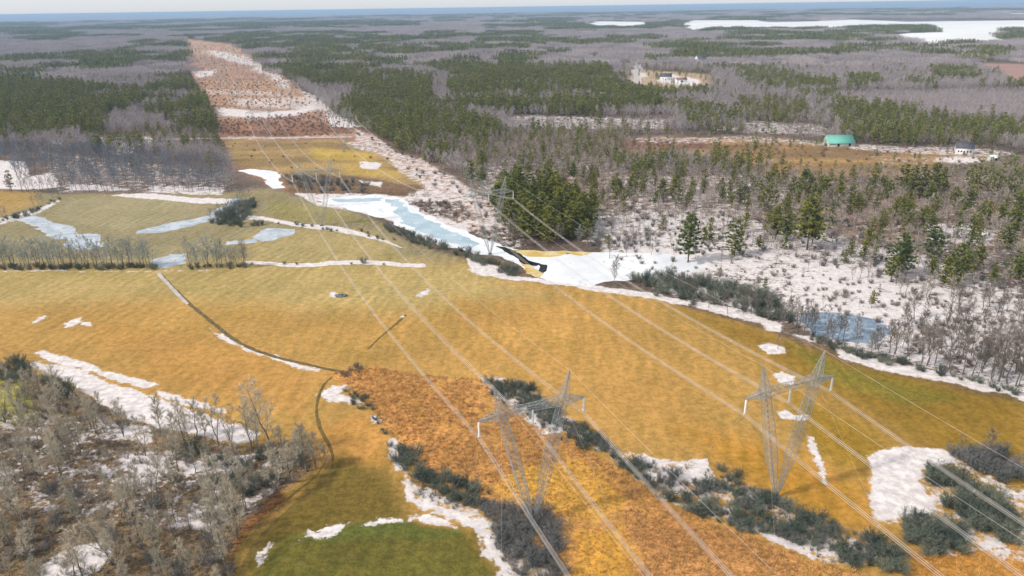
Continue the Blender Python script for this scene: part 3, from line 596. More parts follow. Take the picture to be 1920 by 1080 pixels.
# far prototypes, only ever used as instances of stuff; kept out of the scene
def proto(col, name, me): o = bpy.data.objects.new(name, me); col.objects.link(o); return o
def coll(name): return bpy.data.collections.new(name)
def merged(tb, mats, name):
    v = np.vstack([np.vstack(t.v) for t in tb]); f = []; mi = []; n = 0; tt = []
    for k, t in enumerate(tb):
        ff = np.vstack(t.f) + n; f.append(ff); mi.append(np.full(len(ff), k)); n += t.n; tt.append(np.concatenate(t.t))
    return mesh(name, v, np.vstack(f), mats, np.concatenate(mi), {'tint': np.concatenate(tt)})
def bare_small(seed, tw=.11):
    return bare_tree(seed, 12, [4.2, 5.4, 4.8, 5.8, 3.8][seed % 5], tw, 13, 5, 7, [.25, .2, .3, .22, .3][seed % 5], 1 + (seed % 3 == 0), (14, 50))
PC = coll('bare_tree_shapes'); PCT = coll('taupe_tree_shapes'); PCB = coll('blue_tree_shapes'); PCO = coll('olive_tree_shapes'); PP = coll('pine_tree_shapes'); PS = coll('pine_stand_shapes'); BS = coll('bare_stand_shapes'); GT = coll('tuft_shapes'); GB = coll('brush_shapes'); UG = coll('undergrowth_shapes'); DG = coll('ditch_scrub_shapes')
for k in range(5):
    t, c = bare_small(41 + k); proto(PC, 'b%02d' % k, merged([t, c], [M['bark_grey'], M['twig_lilac']], 'bare')); proto(PCT, 't%02d' % k, merged([t, c], [M['bark_grey'], M['twig_taupe']], 'bare'))
    proto(PCB, 'u%02d' % k, merged([t, c], [M['bark_grey'], M['twig_blue']], 'bare')); proto(PCO, 'o%02d' % k, merged([t, c], [M['bark_grey'], M['twig_hedge']], 'bare'))
for k in range(6):
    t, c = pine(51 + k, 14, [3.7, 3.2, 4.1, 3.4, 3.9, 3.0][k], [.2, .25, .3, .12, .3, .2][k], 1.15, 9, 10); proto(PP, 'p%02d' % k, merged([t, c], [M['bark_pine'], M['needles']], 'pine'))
def stand(seed, kind, size=46, step=6.5):
    rng = np.random.default_rng(seed); tb = TB(); n = int(size / step)
    for i in range(n):
        for j in range(n):
            if rng.uniform() < .08: continue
            x = (i + rng.uniform(0, 1)) * step - size / 2; y = (j + rng.uniform(0, 1)) * step - size / 2
            if kind == 'bare':
                h = rng.uniform(9, 13); m = 60; u = ico_dir(rng, m) * rng.uniform(.3, 1, m)[:, None]
                ctr = np.array([x, y, h * .62]) + u * np.array([3.2, 3.2, h * .33]); d = nrm(u * .6 + np.array([0, 0, .7]) + rng.normal(size=(m, 3)) * .3)
                tb.tris(ribbons(ctr, d, rng.uniform(1.4, 2.8, m), rng.uniform(.22, .42, m), rng), rng.uniform(.1, 1, m)); tb.limb(np.array([x, y, 0]), np.array([x, y, h * .7]), .16, .06, 3, .2)
            else:
                h = rng.uniform(11, 17); m = 60; t = rng.uniform(.2, 1, m) ** .8; a = rng.uniform(0, 6.28, m); rr = 2.9 * (1 - t) ** .7 * rng.uniform(.4, 1.1, m) + .15
                ctr = np.stack([x + np.cos(a) * rr, y + np.sin(a) * rr, h * t], 1); d = nrm(np.stack([np.cos(a), np.sin(a), rng.uniform(-.1, .9, m)], 1))
                tb.tris(ribbons(ctr - d * .6, d, rng.uniform(1.2, 2.2, m), rng.uniform(.7, 1.3, m), rng), np.clip(rng.uniform(0, .8) + rng.normal(size=m) * .25, 0, 1)); tb.limb(np.array([x, y, 0]), np.array([x, y, h * .8]), .18, .05, 3, .1)
    return tb
for k in range(4):
    proto(BS, 'bs%d' % k, stand(61 + k, 'bare').me('bare_stand', M['twig_lilac'])); proto(PS, 'ps%d' % k, stand(71 + k, 'pine').me('pine_stand', M['needles']))
def tuft(seed, h, w_, n, mat):
    rng = np.random.default_rng(seed); tb = TB(); a = rng.uniform(0, 6.28, n); r = rng.uniform(0, w_, n)
    b = np.stack([np.cos(a) * r, np.sin(a) * r, np.zeros(n)], 1); d = nrm(np.stack([rng.normal(size=n) * .5, rng.normal(size=n) * .5, np.full(n, 1.)], 1))
    tb.tris(ribbons(b, d, rng.uniform(.5, 1., n) * h, np.full(n, .09), rng), rng.uniform(0, 1, n)); return tb.me('tuft', mat)
for k in range(3):
    proto(GT, 'g%d' % k, tuft(81 + k, .55, .5, 26, M['grass_tuft'])); proto(GB, 'h%d' % k, tuft(86 + k, .95, .6, 34, M['brush_tuft']))

for k in range(3): proto(DG, 'x%d' % k, shrub(105 + k, 2.0, 1.8, 14, .05, 9).me('scrub', M[('shrub_dark', 'shrub_grey', 'twig_olive')[k]]))
for k in range(3): proto(UG, 'w%d' % k, shrub(95 + k, 2.2, 2.0, 14, .05, 9).me('undergrowth', M[('twig_olive', 'shrub_grey', 'twig_taupe')[k]]))
def stuff(name, label, cat, P, z, col, scl, rot, idx):
    """one object: a cloud of points that carries instances of the shapes in col"""
    me = bpy.data.meshes.new(name); n = len(P); me.vertices.add(n)
    me.vertices.foreach_set('co', np.stack([P[:, 0], P[:, 1], np.broadcast_to(z, n)], 1).astype(np.float32).ravel())
    for k, a, ty in (('scl', scl, 'FLOAT'), ('rot', rot, 'FLOAT'), ('idx', idx, 'INT')):
        t = me.attributes.new(k, ty, 'POINT'); t.data.foreach_set('value', np.asarray(a, dtype=np.int32 if ty == 'INT' else np.float32))
    o = link(bpy.data.objects.new(name, me)); tag(o, label, cat, None, 'stuff')
    g = bpy.data.node_groups.new(name, 'GeometryNodeTree')
    g.interface.new_socket('Geometry', in_out='INPUT', socket_type='NodeSocketGeometry'); g.interface.new_socket('Geometry', in_out='OUTPUT', socket_type='NodeSocketGeometry')
    N = g.nodes.new; gi = N('NodeGroupInput'); go = N('NodeGroupOutput'); ip = N('GeometryNodeInstanceOnPoints'); ci = N('GeometryNodeCollectionInfo')
    ci.inputs[0].default_value = col; ci.inputs['Separate Children'].default_value = True; ci.inputs['Reset Children'].default_value = True
    def na(nm, ty): q = N('GeometryNodeInputNamedAttribute'); q.data_type = ty; q.inputs[0].default_value = nm; return q.outputs[0]
    cx = N('ShaderNodeCombineXYZ'); g.links.new(na('rot', 'FLOAT'), cx.inputs[2])
    g.links.new(gi.outputs[0], ip.inputs['Points']); g.links.new(ci.outputs[0], ip.inputs['Instance']); ip.inputs['Pick Instance'].default_value = True
    g.links.new(na('idx', 'INT'), ip.inputs['Instance Index']); g.links.new(cx.outputs[0], ip.inputs['Rotation']); g.links.new(na('scl', 'FLOAT'), ip.inputs['Scale'])
    g.links.new(ip.outputs[0], go.inputs[0]); md = o.modifiers.new('scatter', 'NODES'); md.node_group = g
    return o

# ------------------------------------------------------------------ where woods stand: bare share, pine share, heights, look, group key
#  (polygon, canopy z, bare, pine, bare height, pine height, look, key)
OPEN = dict(b=0, p=0)
DZ = [
 # left side
 ([(-300, 296), (0, 288), (150, 285), (430, 318), (442, 352), (400, 360), (250, 358), (112, 360), (100, 330), (-300, 330)], 0, .50, .012, (9, 13), (8, 11), 'blue', 'left_wood'),
 ([(-300, 148), (0, 140), (110, 150), (250, 165), (370, 150), (395, 190), (412, 222), (400, 245), (300, 240), (200, 235), (130, 240), (0, 235), (-300, 240)], 9, .12, .62, (9, 12), (9, 18), 'lilac', 'left_pines'),
 ([(130, 108), (230, 88), (345, 92), (370, 150), (240, 138)], 9, .35, .38, (9, 12), (12, 16), 'lilac', 'left_pines'),
 ([(195, 225), (230, 212), (290, 216), (330, 238), (300, 250), (200, 250)], 6, .85, .05, (9, 12), (8, 11), 'lilac', 'left_wood'),
 ([(250, 248), (420, 250), (428, 285), (400, 292), (250, 270)], 0, .25, .22, (6, 9), (7, 10), 'lilac', 'left_wood'),
 # right of the corridor
 ([(470, 85), (560, 78), (640, 92), (700, 108), (850, 118), (1000, 118), (1140, 122), (1160, 160), (1240, 178), (1245, 212), (1150, 225), (1000, 215), (940, 205), (850, 195), (640, 180), (560, 150), (500, 120)], 9, .12, .64, (9, 12), (9, 19), 'lilac', 'middle_pines'),
 ([(640, 118), (720, 115), (820, 128), (830, 140), (650, 132)], 9, .85, .05, (9, 12), (10, 13), 'lilac', 'middle_wood'),
 ([(806, 140), (838, 145), (842, 188), (808, 185)], 9, .85, .05, (9, 12), (10, 13), 'lilac', 'middle_wood'),
 ([(636, 188), (700, 183), (760, 198), (850, 203), (940, 235), (1010, 250), (960, 275), (900, 280), (830, 270), (765, 285), (720, 266), (680, 240)], 7, .25, .55, (8, 11), (11, 16), 'taupe', 'corridor_pines'),
 ([(1000, 245), (1250, 248), (1260, 300), (1180, 330), (1000, 330), (850, 310), (830, 285), (900, 285)], 0, .55, .22, (7, 10), (8, 13), 'taupe', 'right_wood'),
 ([(860, 305), (1000, 325), (1480, 330), (1950, 320), (1950, 470), (1600, 440), (1400, 400), (1120, 400), (960, 370), (900, 350)], 0, .68, .13, (6, 10), (8, 13), 'taupe', 'right_wood'),
 ([(925, 408), (985, 454), (1060, 460), (1115, 458), (1112, 415), (1050, 382), (960, 362), (925, 372)], 0, .06, .62, (8, 11), (10, 20), 'taupe', 'centre_pines'),
 ([(1120, 400), (1400, 400), (1600, 440), (1950, 480), (1950, 560), (1700, 520), (1400, 470), (1130, 465)], 0, .62, .06, (5, 9), (6, 11), 'taupe', 'wetland_trees'),
 ([(1130, 466), (1400, 470), (1700, 520), (1800, 580), (1700, 640), (1500, 600), (1200, 530)], 0, .14, .008, (3, 6), (5, 7), 'taupe', 'wetland_trees'),
 ([(1500, 480), (1800, 520), (1950, 560), (1950, 620), (1800, 590), (1600, 530)], 0, .42, .05, (5, 9), (7, 11), 'taupe', 'wetland_trees'),
 ([(1700, 590), (1830, 570), (1980, 580), (1980, 748), (1860, 712), (1740, 690), (1640, 662), (1660, 630)], 0, .70, .0, (7, 11), (7, 10), 'dark', 'bank_trees'),
 ([(1560, 172), (1960, 164), (1990, 228), (1750, 212), (1600, 196)], 3, 1.0, .0, (5, 6.5), (7, 9), 'lilac', 'heath'),
 ([(1560, 205), (1640, 195), (1760, 222), (1920, 225), (1980, 255), (1750, 270), (1650, 262), (1580, 250)], 6, .35, .42, (8, 10), (10, 15), 'taupe', 'barn_pines'),
 ([(1380, 180), (1500, 182), (1540, 215), (1400, 220)], 8, .40, .32, (8, 11), (10, 14), 'taupe', 'barn_pines'),
 # clearings, open ground
 ([(960, 217), (1270, 226), (1260, 242), (1080, 243), (950, 238)], 0, .02, .02, (5, 7), (6, 8), 'taupe', 'right_wood'),
 ([(1180, 256), (1300, 252), (1450, 255), (1560, 270), (1880, 280), (1980, 312), (1760, 334), (1560, 336), (1420, 328), (1300, 304), (1170, 292)], 0, .13, .03, (3, 5), (5, 8), 'taupe', 'right_wood'),
 ([(1380, 228), (1540, 238), (1560, 262), (1400, 254)], 0, .10, .05, (5, 8), (6, 9), 'taupe', 'right_wood'),
 ([(1180, 130), (1330, 140), (1345, 172), (1240, 180), (1170, 172)], 0, .05, .03, (6, 8), (7, 10), 'taupe', 'far'),
 ([(1840, 118), (2000, 122), (2000, 165), (1900, 165)], 0, 0, 0, (6, 8), (7, 10), 'taupe', 'far'),
 ([(338, 70), (440, 82), (480, 112), (560, 162), (640, 228), (700, 256), (760, 290), (830, 320), (880, 350), (925, 405), (985, 462), (1120, 470), (1190, 535), (900, 520), (780, 500), (-400, 505), (-400, 362), (440, 362), (440, 318), (416, 290), (408, 232), (360, 150)], 0, 0, 0, (1, 1), (1, 1), 'olive', 'open'),
 ([(-300, 292), (30, 305), (40, 335), (105, 322), (110, 354), (40, 358), (-300, 360)], 0, .05, .0, (6, 9), (1, 1), 'blue', 'left_wood'),
 ([(150, 256), (300, 254), (290, 274), (160, 272)], 0, .03, .04, (5, 7), (6, 9), 'blue', 'left_wood'),
 # the golden field and all in front of it
 ([(-300, 500), (790, 497), (880, 491), (940, 515), (1080, 530), (1250, 555), (1440, 615), (1620, 672), (1900, 735), (2200, 820), (2300, 1400), (-600, 1400)], 0, 0, 0, (1, 1), (1, 1), 'olive', 'open'),
 ([(-250, 760), (30, 700), (140, 745), (300, 802), (440, 832), (560, 842), (600, 850), (592, 880), (525, 925), (470, 985), (425, 1120), (-400, 1200)], 0, .70, .0, (6, 12), (4, 6), 'olive', 'near_wood'),
 ([(62, 1050), (130, 1018), (200, 1006), (215, 1035), (190, 1110), (50, 1110)], 0, 0, 0, (1, 1), (1, 1), 'olive', 'open'),
 ([(220, 852), (330, 860), (320, 905), (230, 895)], 0, .16, 0, (5, 9), (1, 1), 'olive', 'near_wood'),
]
FARP = [   # far stands of dark conifers, seen canopy outlines
 [(1205, 82), (1310, 74), (1500, 66), (1600, 60), (1725, 88), (1640, 100), (1480, 104), (1300, 112), (1215, 110)], [(1338, 47), (1400, 44), (1520, 48), (1532, 57), (1345, 58)], [(1540, 55), (1640, 47), (1765, 52), (1765, 60), (1700, 64), (1560, 64)],
 [(1748, 86), (1800, 80), (1865, 82), (1870, 106), (1750, 110)], [(1862, 58), (1990, 54), (1990, 80), (1885, 68)], [(1495, 150), (1570, 146), (1575, 176), (1495, 176)], [(1590, 142), (1645, 140), (1655, 162), (1590, 164)], [(1745, 124), (1790, 120), (1832, 128), (1832, 158), (1750, 160)],
 [(918, 73), (1030, 72), (1150, 76), (1150, 84), (920, 84)], [(640, 84), (860, 82), (900, 95), (700, 104)], [(460, 74), (600, 70), (780, 76), (640, 86), (470, 90)], [(20, 62), (120, 58), (140, 72), (40, 80)], [(430, 48), (620, 42), (640, 50), (440, 56)], [(0, 55), (60, 52), (70, 60), (0, 64)], [(1000, 36), (1080, 36), (1080, 46), (1000, 44)], [(1185, 44), (1290, 40), (1300, 52), (1190, 54)],
 [(240, 78), (330, 78), (345, 92), (240, 92)], [(160, 120), (230, 118), (230, 134), (160, 136)], [(0, 125), (40, 125), (40, 140), (0, 138)], [(1140, 68), (1200, 66), (1200, 76), (1140, 76)], [(440, 60), (500, 58), (520, 66), (440, 68)],
]
LAKE = [[(1268, 52), (1290, 38), (1420, 38), (1540, 40), (1600, 37), (1920, 38), (2100, 36), (2100, 56), (1880, 60), (1870, 70), (1900, 80), (1830, 84), (1760, 90), (1735, 94), (1715, 80), (1655, 66), (1700, 62), (1765, 61), (1740, 50), (1530, 57), (1345, 56), (1300, 62)], [(1085, 49), (1115, 40), (1210, 41), (1220, 51), (1160, 55)], [(1880, 25), (1990, 24), (1990, 31), (1890, 31)]]
dzw = [(W(p, z), b, pn, hb, hp, lk, key) for p, z, b, pn, hb, hp, lk, key in DZ]
rg = np.random.default_rng(2024)
def wedge(r0, r1, step, jit=.9):
    n = int(r1 / step) + 1; gx, gy = np.meshgrid(np.arange(-n, n + 1), np.arange(-2, n + 1)); P = np.stack([gx.ravel(), gy.ravel()], 1).astype(float)
    P += rg.uniform(-jit / 2, jit / 2, P.shape); P *= step; d = np.hypot(P[:, 0], P[:, 1]); a = np.degrees(np.arctan2(P[:, 0], P[:, 1]))
    return P[(d >= r0) & (d < r1) & (np.abs(a) < 41)]
TREES = []      # (x, y, kind, height, look, key)
P = wedge(85, 1300, 5.0); n = len(P)
zb = np.full(n, .78); zp = np.full(n, .03); hb0 = np.full(n, 9.); hb1 = np.full(n, 12.5); hp0 = np.full(n, 11.); hp1 = np.full(n, 15.); lk = np.full(n, 'lilac', dtype=object); ky = np.full(n, 'far', dtype=object)
dn = fbm(P[:, 0] / 90, P[:, 1] / 90, 33); zp = np.where(dn > .58, .45, zp); zb = np.where(dn > .58, .4, zb)
Pn = P + np.stack([fbm(P[:, 0] / 25, P[:, 1] / 25, 41) - .5, fbm(P[:, 0] / 25, P[:, 1] / 25, 43) - .5], 1) * np.clip(np.hypot(P[:, 0], P[:, 1])[:, None] / 40, 0, 14)
for poly, b, pn, hb, hp, l_, k_ in dzw:
    q = inside(Pn if k_ not in ('open', 'near_wood', 'centre_pines') else P, poly); zb[q] = b; zp[q] = pn; hb0[q], hb1[q] = hb; hp0[q], hp1[q] = hp; lk[q] = l_; ky[q] = k_
q = (ky == 'far') & (np.hypot(P[:, 0], P[:, 1]) < 460); ky[q] = 'bank'; zp[q] = 0; zb[q] = .6; hb0[q] = 5; hb1[q] = 10; lk[q] = 'dark'      # brushy strip along the banks
for poly in FARP: q = inside(Pn, W(poly, 8)); zp[q] = .7; zb[q] = .15
mk = np.clip((fbm(P[:, 0] / 55, P[:, 1] / 55, 131, 3) - .35) / .10, 0, 1); q = (zp > .5) & (ky != 'centre_pines'); zb[q] += (zp * (1 - mk) * .75)[q]; zp[q] *= mk[q]
for poly in LAKE: q = inside(P, W(poly)); zp[q] = 0; zb[q] = 0
u = rg.uniform(size=n); v = rg.uniform(size=n)
for i in range(n):
    if u[i] < zp[i]: TREES.append((P[i, 0], P[i, 1], 'pine', hp0[i] + (hp1[i] - hp0[i]) * v[i], lk[i], ky[i]))
    elif u[i] < zp[i] + zb[i]: TREES.append((P[i, 0], P[i, 1], 'bare', hb0[i] + (hb1[i] - hb0[i]) * v[i], lk[i], ky[i]))

def height_at(x, yb, yt):
    b = at(x, yb); d = np.hypot(b[0], b[1]); lo, hi = 0., 60.
    for _ in range(30):
        m = (lo + hi) / 2; vv = np.array([b[0], b[1], m - H]); py = 540 - F * (vv @ UP) / (vv @ F0)
        if py > yt: lo = m
        else: hi = m
    return lo
# single pines one can pick out on the right (x, base y, top y)
for x, yb, yt in ((1290, 492, 402), (1377, 480, 408), (1423, 470, 440), (1453, 450, 385), (1475, 452, 395), (1513, 468, 362), (1522, 462, 390), (1560, 420, 378), (1582, 494, 467), (1640, 490, 460), (1682, 520, 436), (1692, 512, 450), (1747, 492, 425), (1790, 532, 455), (1806, 520, 468), (1770, 530, 480), (1838, 500, 466), (1886, 470, 416), (1905, 524, 470),
                  (1692, 366, 305), (1706, 372, 310), (1728, 366, 308), (1748, 370, 304), (1762, 372, 312), (1812, 372, 306), (1830, 368, 300), (1850, 374, 308), (1872, 372, 306), (1890, 374, 310), (1743, 388, 345), (1505, 358, 320), (1515, 362, 326), (1548, 374, 330), (1440, 398, 345), (1430, 395, 360), (1300, 364, 338), (1320, 362, 336), (1350, 362, 334), (1386, 384, 338), (1396, 380, 345), (1265, 372, 330), (1240, 378, 335), (1180, 372, 330), (1160, 368, 334), (1095, 348, 310), (1190, 350, 305),
                  (1347, 290, 258), (1362, 300, 272), (1388, 318, 286), (1400, 300, 268), (1415, 288, 252), (1424, 312, 278), (1440, 308, 274), (1466, 314, 280), (1380, 322, 290), (1565, 316, 300), (1612, 325, 305), (1648, 332, 305), (1375, 240, 190), (1340, 285, 262), (1770, 276, 254), (1856, 296, 274), (1168, 250, 218), (1215, 300, 262), (1240, 306, 272), (1668, 268, 224), (1684, 268, 222), (1700, 266, 226), (1652, 266, 230), (1640, 264, 238), (1712, 262, 226), (885, 340, 300), (905, 345, 312), (868, 332, 304), (1745, 440, 400), (1600, 352, 322)):
    b = at(x, yb); TREES.append((b[0], b[1], 'pine', height_at(x, yb, yt), 'single', 'right_pines'))
# hedgerow along the near edge of the left fields
hx = np.concatenate([np.linspace(-60, 290, 58), np.linspace(358, 462, 18)])
for x in hx:
    x += rg.normal() * 3; b = at(x, 502 + rg.normal() * 1.5); TREES.append((b[0], b[1], 'bare', rg.uniform(8.5, 14.5), 'olive', 'hedgerow'))
# trees at the near wood's edge and beside the track
for x, yb, yt in ((512, 852, 712), (470, 845, 745), (436, 840, 760), (410, 835, 742), (345, 826, 742), (300, 812, 735), (304, 815, 760), (560, 880, 800), (575, 885, 790), (592, 878, 805), (545, 905, 830), (484, 850, 760), (330, 830, 765), (360, 838, 770), (390, 845, 755), (520, 930, 840), (460, 960, 860), (445, 1010, 900), (410, 1000, 890), (530, 880, 790), (160, 1092, 1000), (145, 1095, 1010), (610, 880, 830)):
    b = at(x, yb); TREES.append((b[0], b[1], 'bare', height_at(x, yb, yt), 'olive', 'near_edge'))
# trees on the far bank of the field
for x, yb, yt in ((1508, 625, 556), (1520, 632, 570), (1560, 636, 588), (1572, 640, 585), (1582, 640, 590), (1668, 662, 600), (1678, 664, 596), (1728, 682, 615), (1738, 684, 606), (1752, 686, 622), (1780, 690, 610), (1806, 700, 625), (1822, 706, 630), (1840, 700, 620), (1858, 712, 628), (1872, 716, 600), (1888, 720, 620), (1904, 724, 610), (1154, 520, 475), (1440, 600, 545), (1478, 606, 550), (1496, 620, 560), (1640, 655, 610), (1700, 670, 612), (1408, 588, 530), (1905, 700, 590), (1850, 680, 600), (1800, 680, 600), (1458, 655, 622), (1850, 875, 800), (1800, 850, 815)):
    b = at(x, yb); TREES.append((b[0], b[1], 'bare', height_at(x, yb, yt), 'dark', 'bank'))
# small clump at the corner of the left fields
for x, yb in ((395, 415), (405, 412), (415, 416), (425, 410), (430, 400), (440, 392), (446, 385), (455, 380), (412, 405), (438, 405), (452, 395), (462, 388), (470, 378), (466, 398), (448, 410)):
    b = at(x, yb); TREES.append((b[0], b[1], 'bare', rg.uniform(5, 9), 'blue', 'field_corner'))
for x, yb in ((72, 382), (80, 380), (64, 388), (110, 368), (118, 364), (100, 374), (12, 405), (5, 410), (-10, 415)):
    b = at(x, yb); TREES.append((b[0], b[1], 'bare', rg.uniform(4, 8), 'blue', 'field_edge'))

# shrubs
SHRUBS = []     # x, y, h, look, key
def shr(poly, step, h, look, key, keep=1.0):
    q = W(poly); lo, hi = q.min(0), q.max(0); nx = int((hi[0] - lo[0]) / step) + 2; ny = int((hi[1] - lo[1]) / step) + 2
    g = np.stack(np.meshgrid(np.arange(nx), np.arange(ny)), -1).reshape(-1, 2) * step + lo + rg.uniform(-.45, .45, (nx * ny, 2)) * step
    for a in g[inside(g, q)]:
        if rg.uniform() < keep and (step > 3 or fbm(a[:1] / 5.5, a[1:] / 5.5, 61, 2)[0] > .29): SHRUBS.append((a[0], a[1], rg.uniform(*h), look, key))
shr([(735, 830), (770, 838), (800, 880), (900, 915), (895, 948), (850, 945), (780, 900), (745, 870)], 2.0, (1.2, 3.0), 'dark', 'west_thicket', .9)
shr([(895, 940), (960, 955), (1040, 970), (1050, 1010), (1060, 1100), (980, 1100), (940, 1030), (905, 970)], 2.3, (1.6, 3.0), 'grey', 'south_thicket', .9)
shr([(905, 715), (990, 722), (1050, 775), (1140, 826), (1160, 855), (1110, 852), (1050, 815), (985, 765), (930, 745)], 1.9, (1.1, 2.5), 'dark', 'north_thicket', .92)
shr([(905, 715), (990, 722), (1050, 775), (1140, 826), (1160, 855), (1050, 825), (985, 780), (930, 755)], 2.6, (.9, 1.9), 'grey', 'north_thicket', .7)
shr([(1120, 850), (1200, 872), (1230, 935), (1290, 930), (1340, 905), (1330, 870), (1370, 885), (1450, 935), (1560, 985), (1680, 1030), (1690, 1075), (1570, 1060), (1470, 1020), (1350, 985), (1250, 940), (1190, 895)], 2.0, (1.1, 2.7), 'dark', 'east_thicket', .97)
shr([(1130, 850), (1250, 880), (1340, 900), (1450, 935), (1560, 985), (1680, 1030), (1690, 1070), (1560, 1050), (1470, 1015), (1350, 975), (1250, 935), (1190, 890)], 2.7, (.9, 2.0), 'grey', 'east_thicket', .7)
shr([(1735, 882), (1790, 890), (1870, 940), (1915, 985), (1905, 1025), (1840, 1000), (1770, 950), (1740, 910)], 2.0, (2.2, 3.6), 'dark', 'snow_thicket')
shr([(1780, 850), (1880, 850), (1930, 900), (1930, 930), (1860, 900)], 2.2, (2.2, 3.8), 'grey', 'snow_thicket')
shr([(1690, 970), (1740, 965), (1800, 1000), (1810, 1040), (1740, 1045), (1690, 1010)], 2.0, (2.0, 3.2), 'dark', 'corner_thicket')
shr([(1180, 528), (1260, 515), (1340, 530), (1480, 570), (1490, 608), (1420, 594), (1330, 572), (1240, 552)], 3.2, (2.0, 4.2), 'dark', 'bank_thicket', .8)
shr([(1160, 540), (1260, 556), (1340, 578), (1300, 574), (1200, 552)], 3., (1.4, 2.4), 'dark', 'bank_thicket', .7)
shr([(1490, 612), (1620, 662), (1780, 700), (1930, 738), (1930, 752), (1780, 712), (1620, 676), (1500, 632)], 2.4, (1.2, 2.4), 'dark', 'bank_thicket', .85)
shr([(720, 424), (760, 432), (820, 456), (890, 476), (975, 505), (978, 522), (930, 512), (870, 482), (800, 466), (730, 436)], 3.4, (1.6, 3.2), 'dark', 'ice_bank', .85)
shr([(535, 330), (620, 335), (700, 350), (690, 364), (600, 362), (545, 352)], 4.5, (1.8, 3.4), 'grey', 'corridor_brush', .7)
shr([(765, 376), (860, 380), (910, 404), (870, 412), (800, 398)], 4.4, (1.2, 2.6), 'brown', 'corridor_brush', .6)
shr([(885, 425), (985, 432), (1005, 460), (960, 462), (900, 448)], 3.8, (1.1, 2.4), 'brown', 'corridor_brush', .6)
shr([(1110, 440), (1240, 440), (1240, 462), (1110, 465)], 4.5, (1.4, 2.6), 'grey', 'wetland_brush', .7)
shr([(385, 420), (440, 385), (480, 375), (478, 395), (450, 420), (500, 420), (500, 428), (400, 424)], 3.6, (2., 3.6), 'dark', 'field_corner', .8)
shr([(-80, 502), (300, 500), (300, 506), (-80, 508)], 2.6, (1.2, 2.4), 'dark', 'hedgerow', 1.)
shr([(355, 500), (462, 499), (462, 504), (355, 506)], 2.6, (1.2, 2.4), 'dark', 'hedgerow', 1.)
shr([(462, 496), (795, 493), (795, 496), (462, 499)], 3.4, (.8, 1.6), 'dark', 'hedgerow', .45)
shr([(520, 412), (700, 436), (800, 466), (795, 471), (690, 444), (520, 420)], 4.6, (.9, 1.9), 'dark', 'hedgerow', .5)
shr([(0, 690), (40, 676), (60, 690), (150, 735), (140, 752), (60, 720), (0, 715)], 2.4, (1.8, 3.4), 'dark', 'near_wood', .8)
shr([(300, 830), (480, 850), (590, 865), (520, 925), (440, 940), (330, 870)], 4.2, (1.6, 3.4), 'dark', 'near_wood', .75)
shr([(0, 930), (200, 920), (400, 960), (440, 1090), (230, 1090), (200, 1000), (0, 1060)], 5.5, (1.4, 3), 'grey', 'near_wood', .5)
shr([(640, 730), (690, 745), (715, 805), (745, 840), (735, 846), (700, 790), (650, 752)], 1.7, (.7, 1.5), 'dark', 'west_thicket', .8)
shr([(630, 695), (660, 684), (700, 690), (690, 702), (640, 708)], 2.2, (.9, 1.8), 'brown', 'west_thicket', .6)
shr([(-100, 432), (0, 412), (60, 394), (110, 370), (116, 374), (62, 402), (0, 420), (-100, 444)], 3., (1, 2), 'dark', 'field_edge', .8)
shr([(1500, 560), (1560, 575), (1800, 590), (1760, 560), (1600, 520), (1520, 520)], 5, (.7, 1.6), 'brown', 'wetland_brush', .5)
shr([(1140, 480), (1480, 500), (1700, 540), (1930, 600), (1930, 660), (1600, 600), (1250, 520)], 4.2, (.7, 2.0), 'brown', 'wetland_brush', .35)
shr([(1130, 400), (1500, 400), (1930, 470), (1930, 590), (1500, 490), (1130, 470)], 5., (.8, 2.4), 'grey', 'wetland_brush', .5)
shr([(860, 305), (1480, 320), (1930, 330), (1930, 460), (1500, 400), (1120, 400), (960, 370)], 9, (1.2, 2.6), 'brown', 'wetland_brush', .7)
shr([(1700, 600), (1930, 600), (1930, 700), (1720, 670)], 3.4, (1., 2.2), 'brown', 'wetland_brush', .6)
shr([(412, 225), (640, 206), (668, 235), (655, 254), (415, 256)], 6, (.8, 2.2), 'brown', 'corridor_brush', .8)
shr([(425, 268), (640, 264), (770, 315), (700, 325), (560, 318), (430, 308)], 13, (.8, 1.9), 'brown', 'corridor_brush', .4)
shr([(370, 150), (540, 150), (620, 195), (480, 206), (400, 205)], 9, (.8, 2.2), 'brown', 'corridor_brush', .7)
shr([(345, 78), (440, 88), (540, 150), (368, 148)], 17, (.9, 2.4), 'brown', 'corridor_brush', .7)
shr([(660, 245), (720, 268), (880, 345), (960, 420), (900, 415), (800, 350), (740, 300)], 9, (1., 2.4), 'grey', 'corridor_brush', .6)
shr([(1180, 258), (1450, 258), (1880, 284), (1960, 310), (1750, 330), (1430, 326), (1300, 304)], 9, (.7, 2.2), 'brown', 'corridor_brush', .5)
shr([(955, 218), (1270, 228), (1550, 240), (1550, 258), (1260, 244), (950, 240)], 9, (1., 2.6), 'grey', 'corridor_brush', .5)
b = at(682, 494); SHRUBS.append((b[0], b[1], 2.6, 'dark', 'lone'))

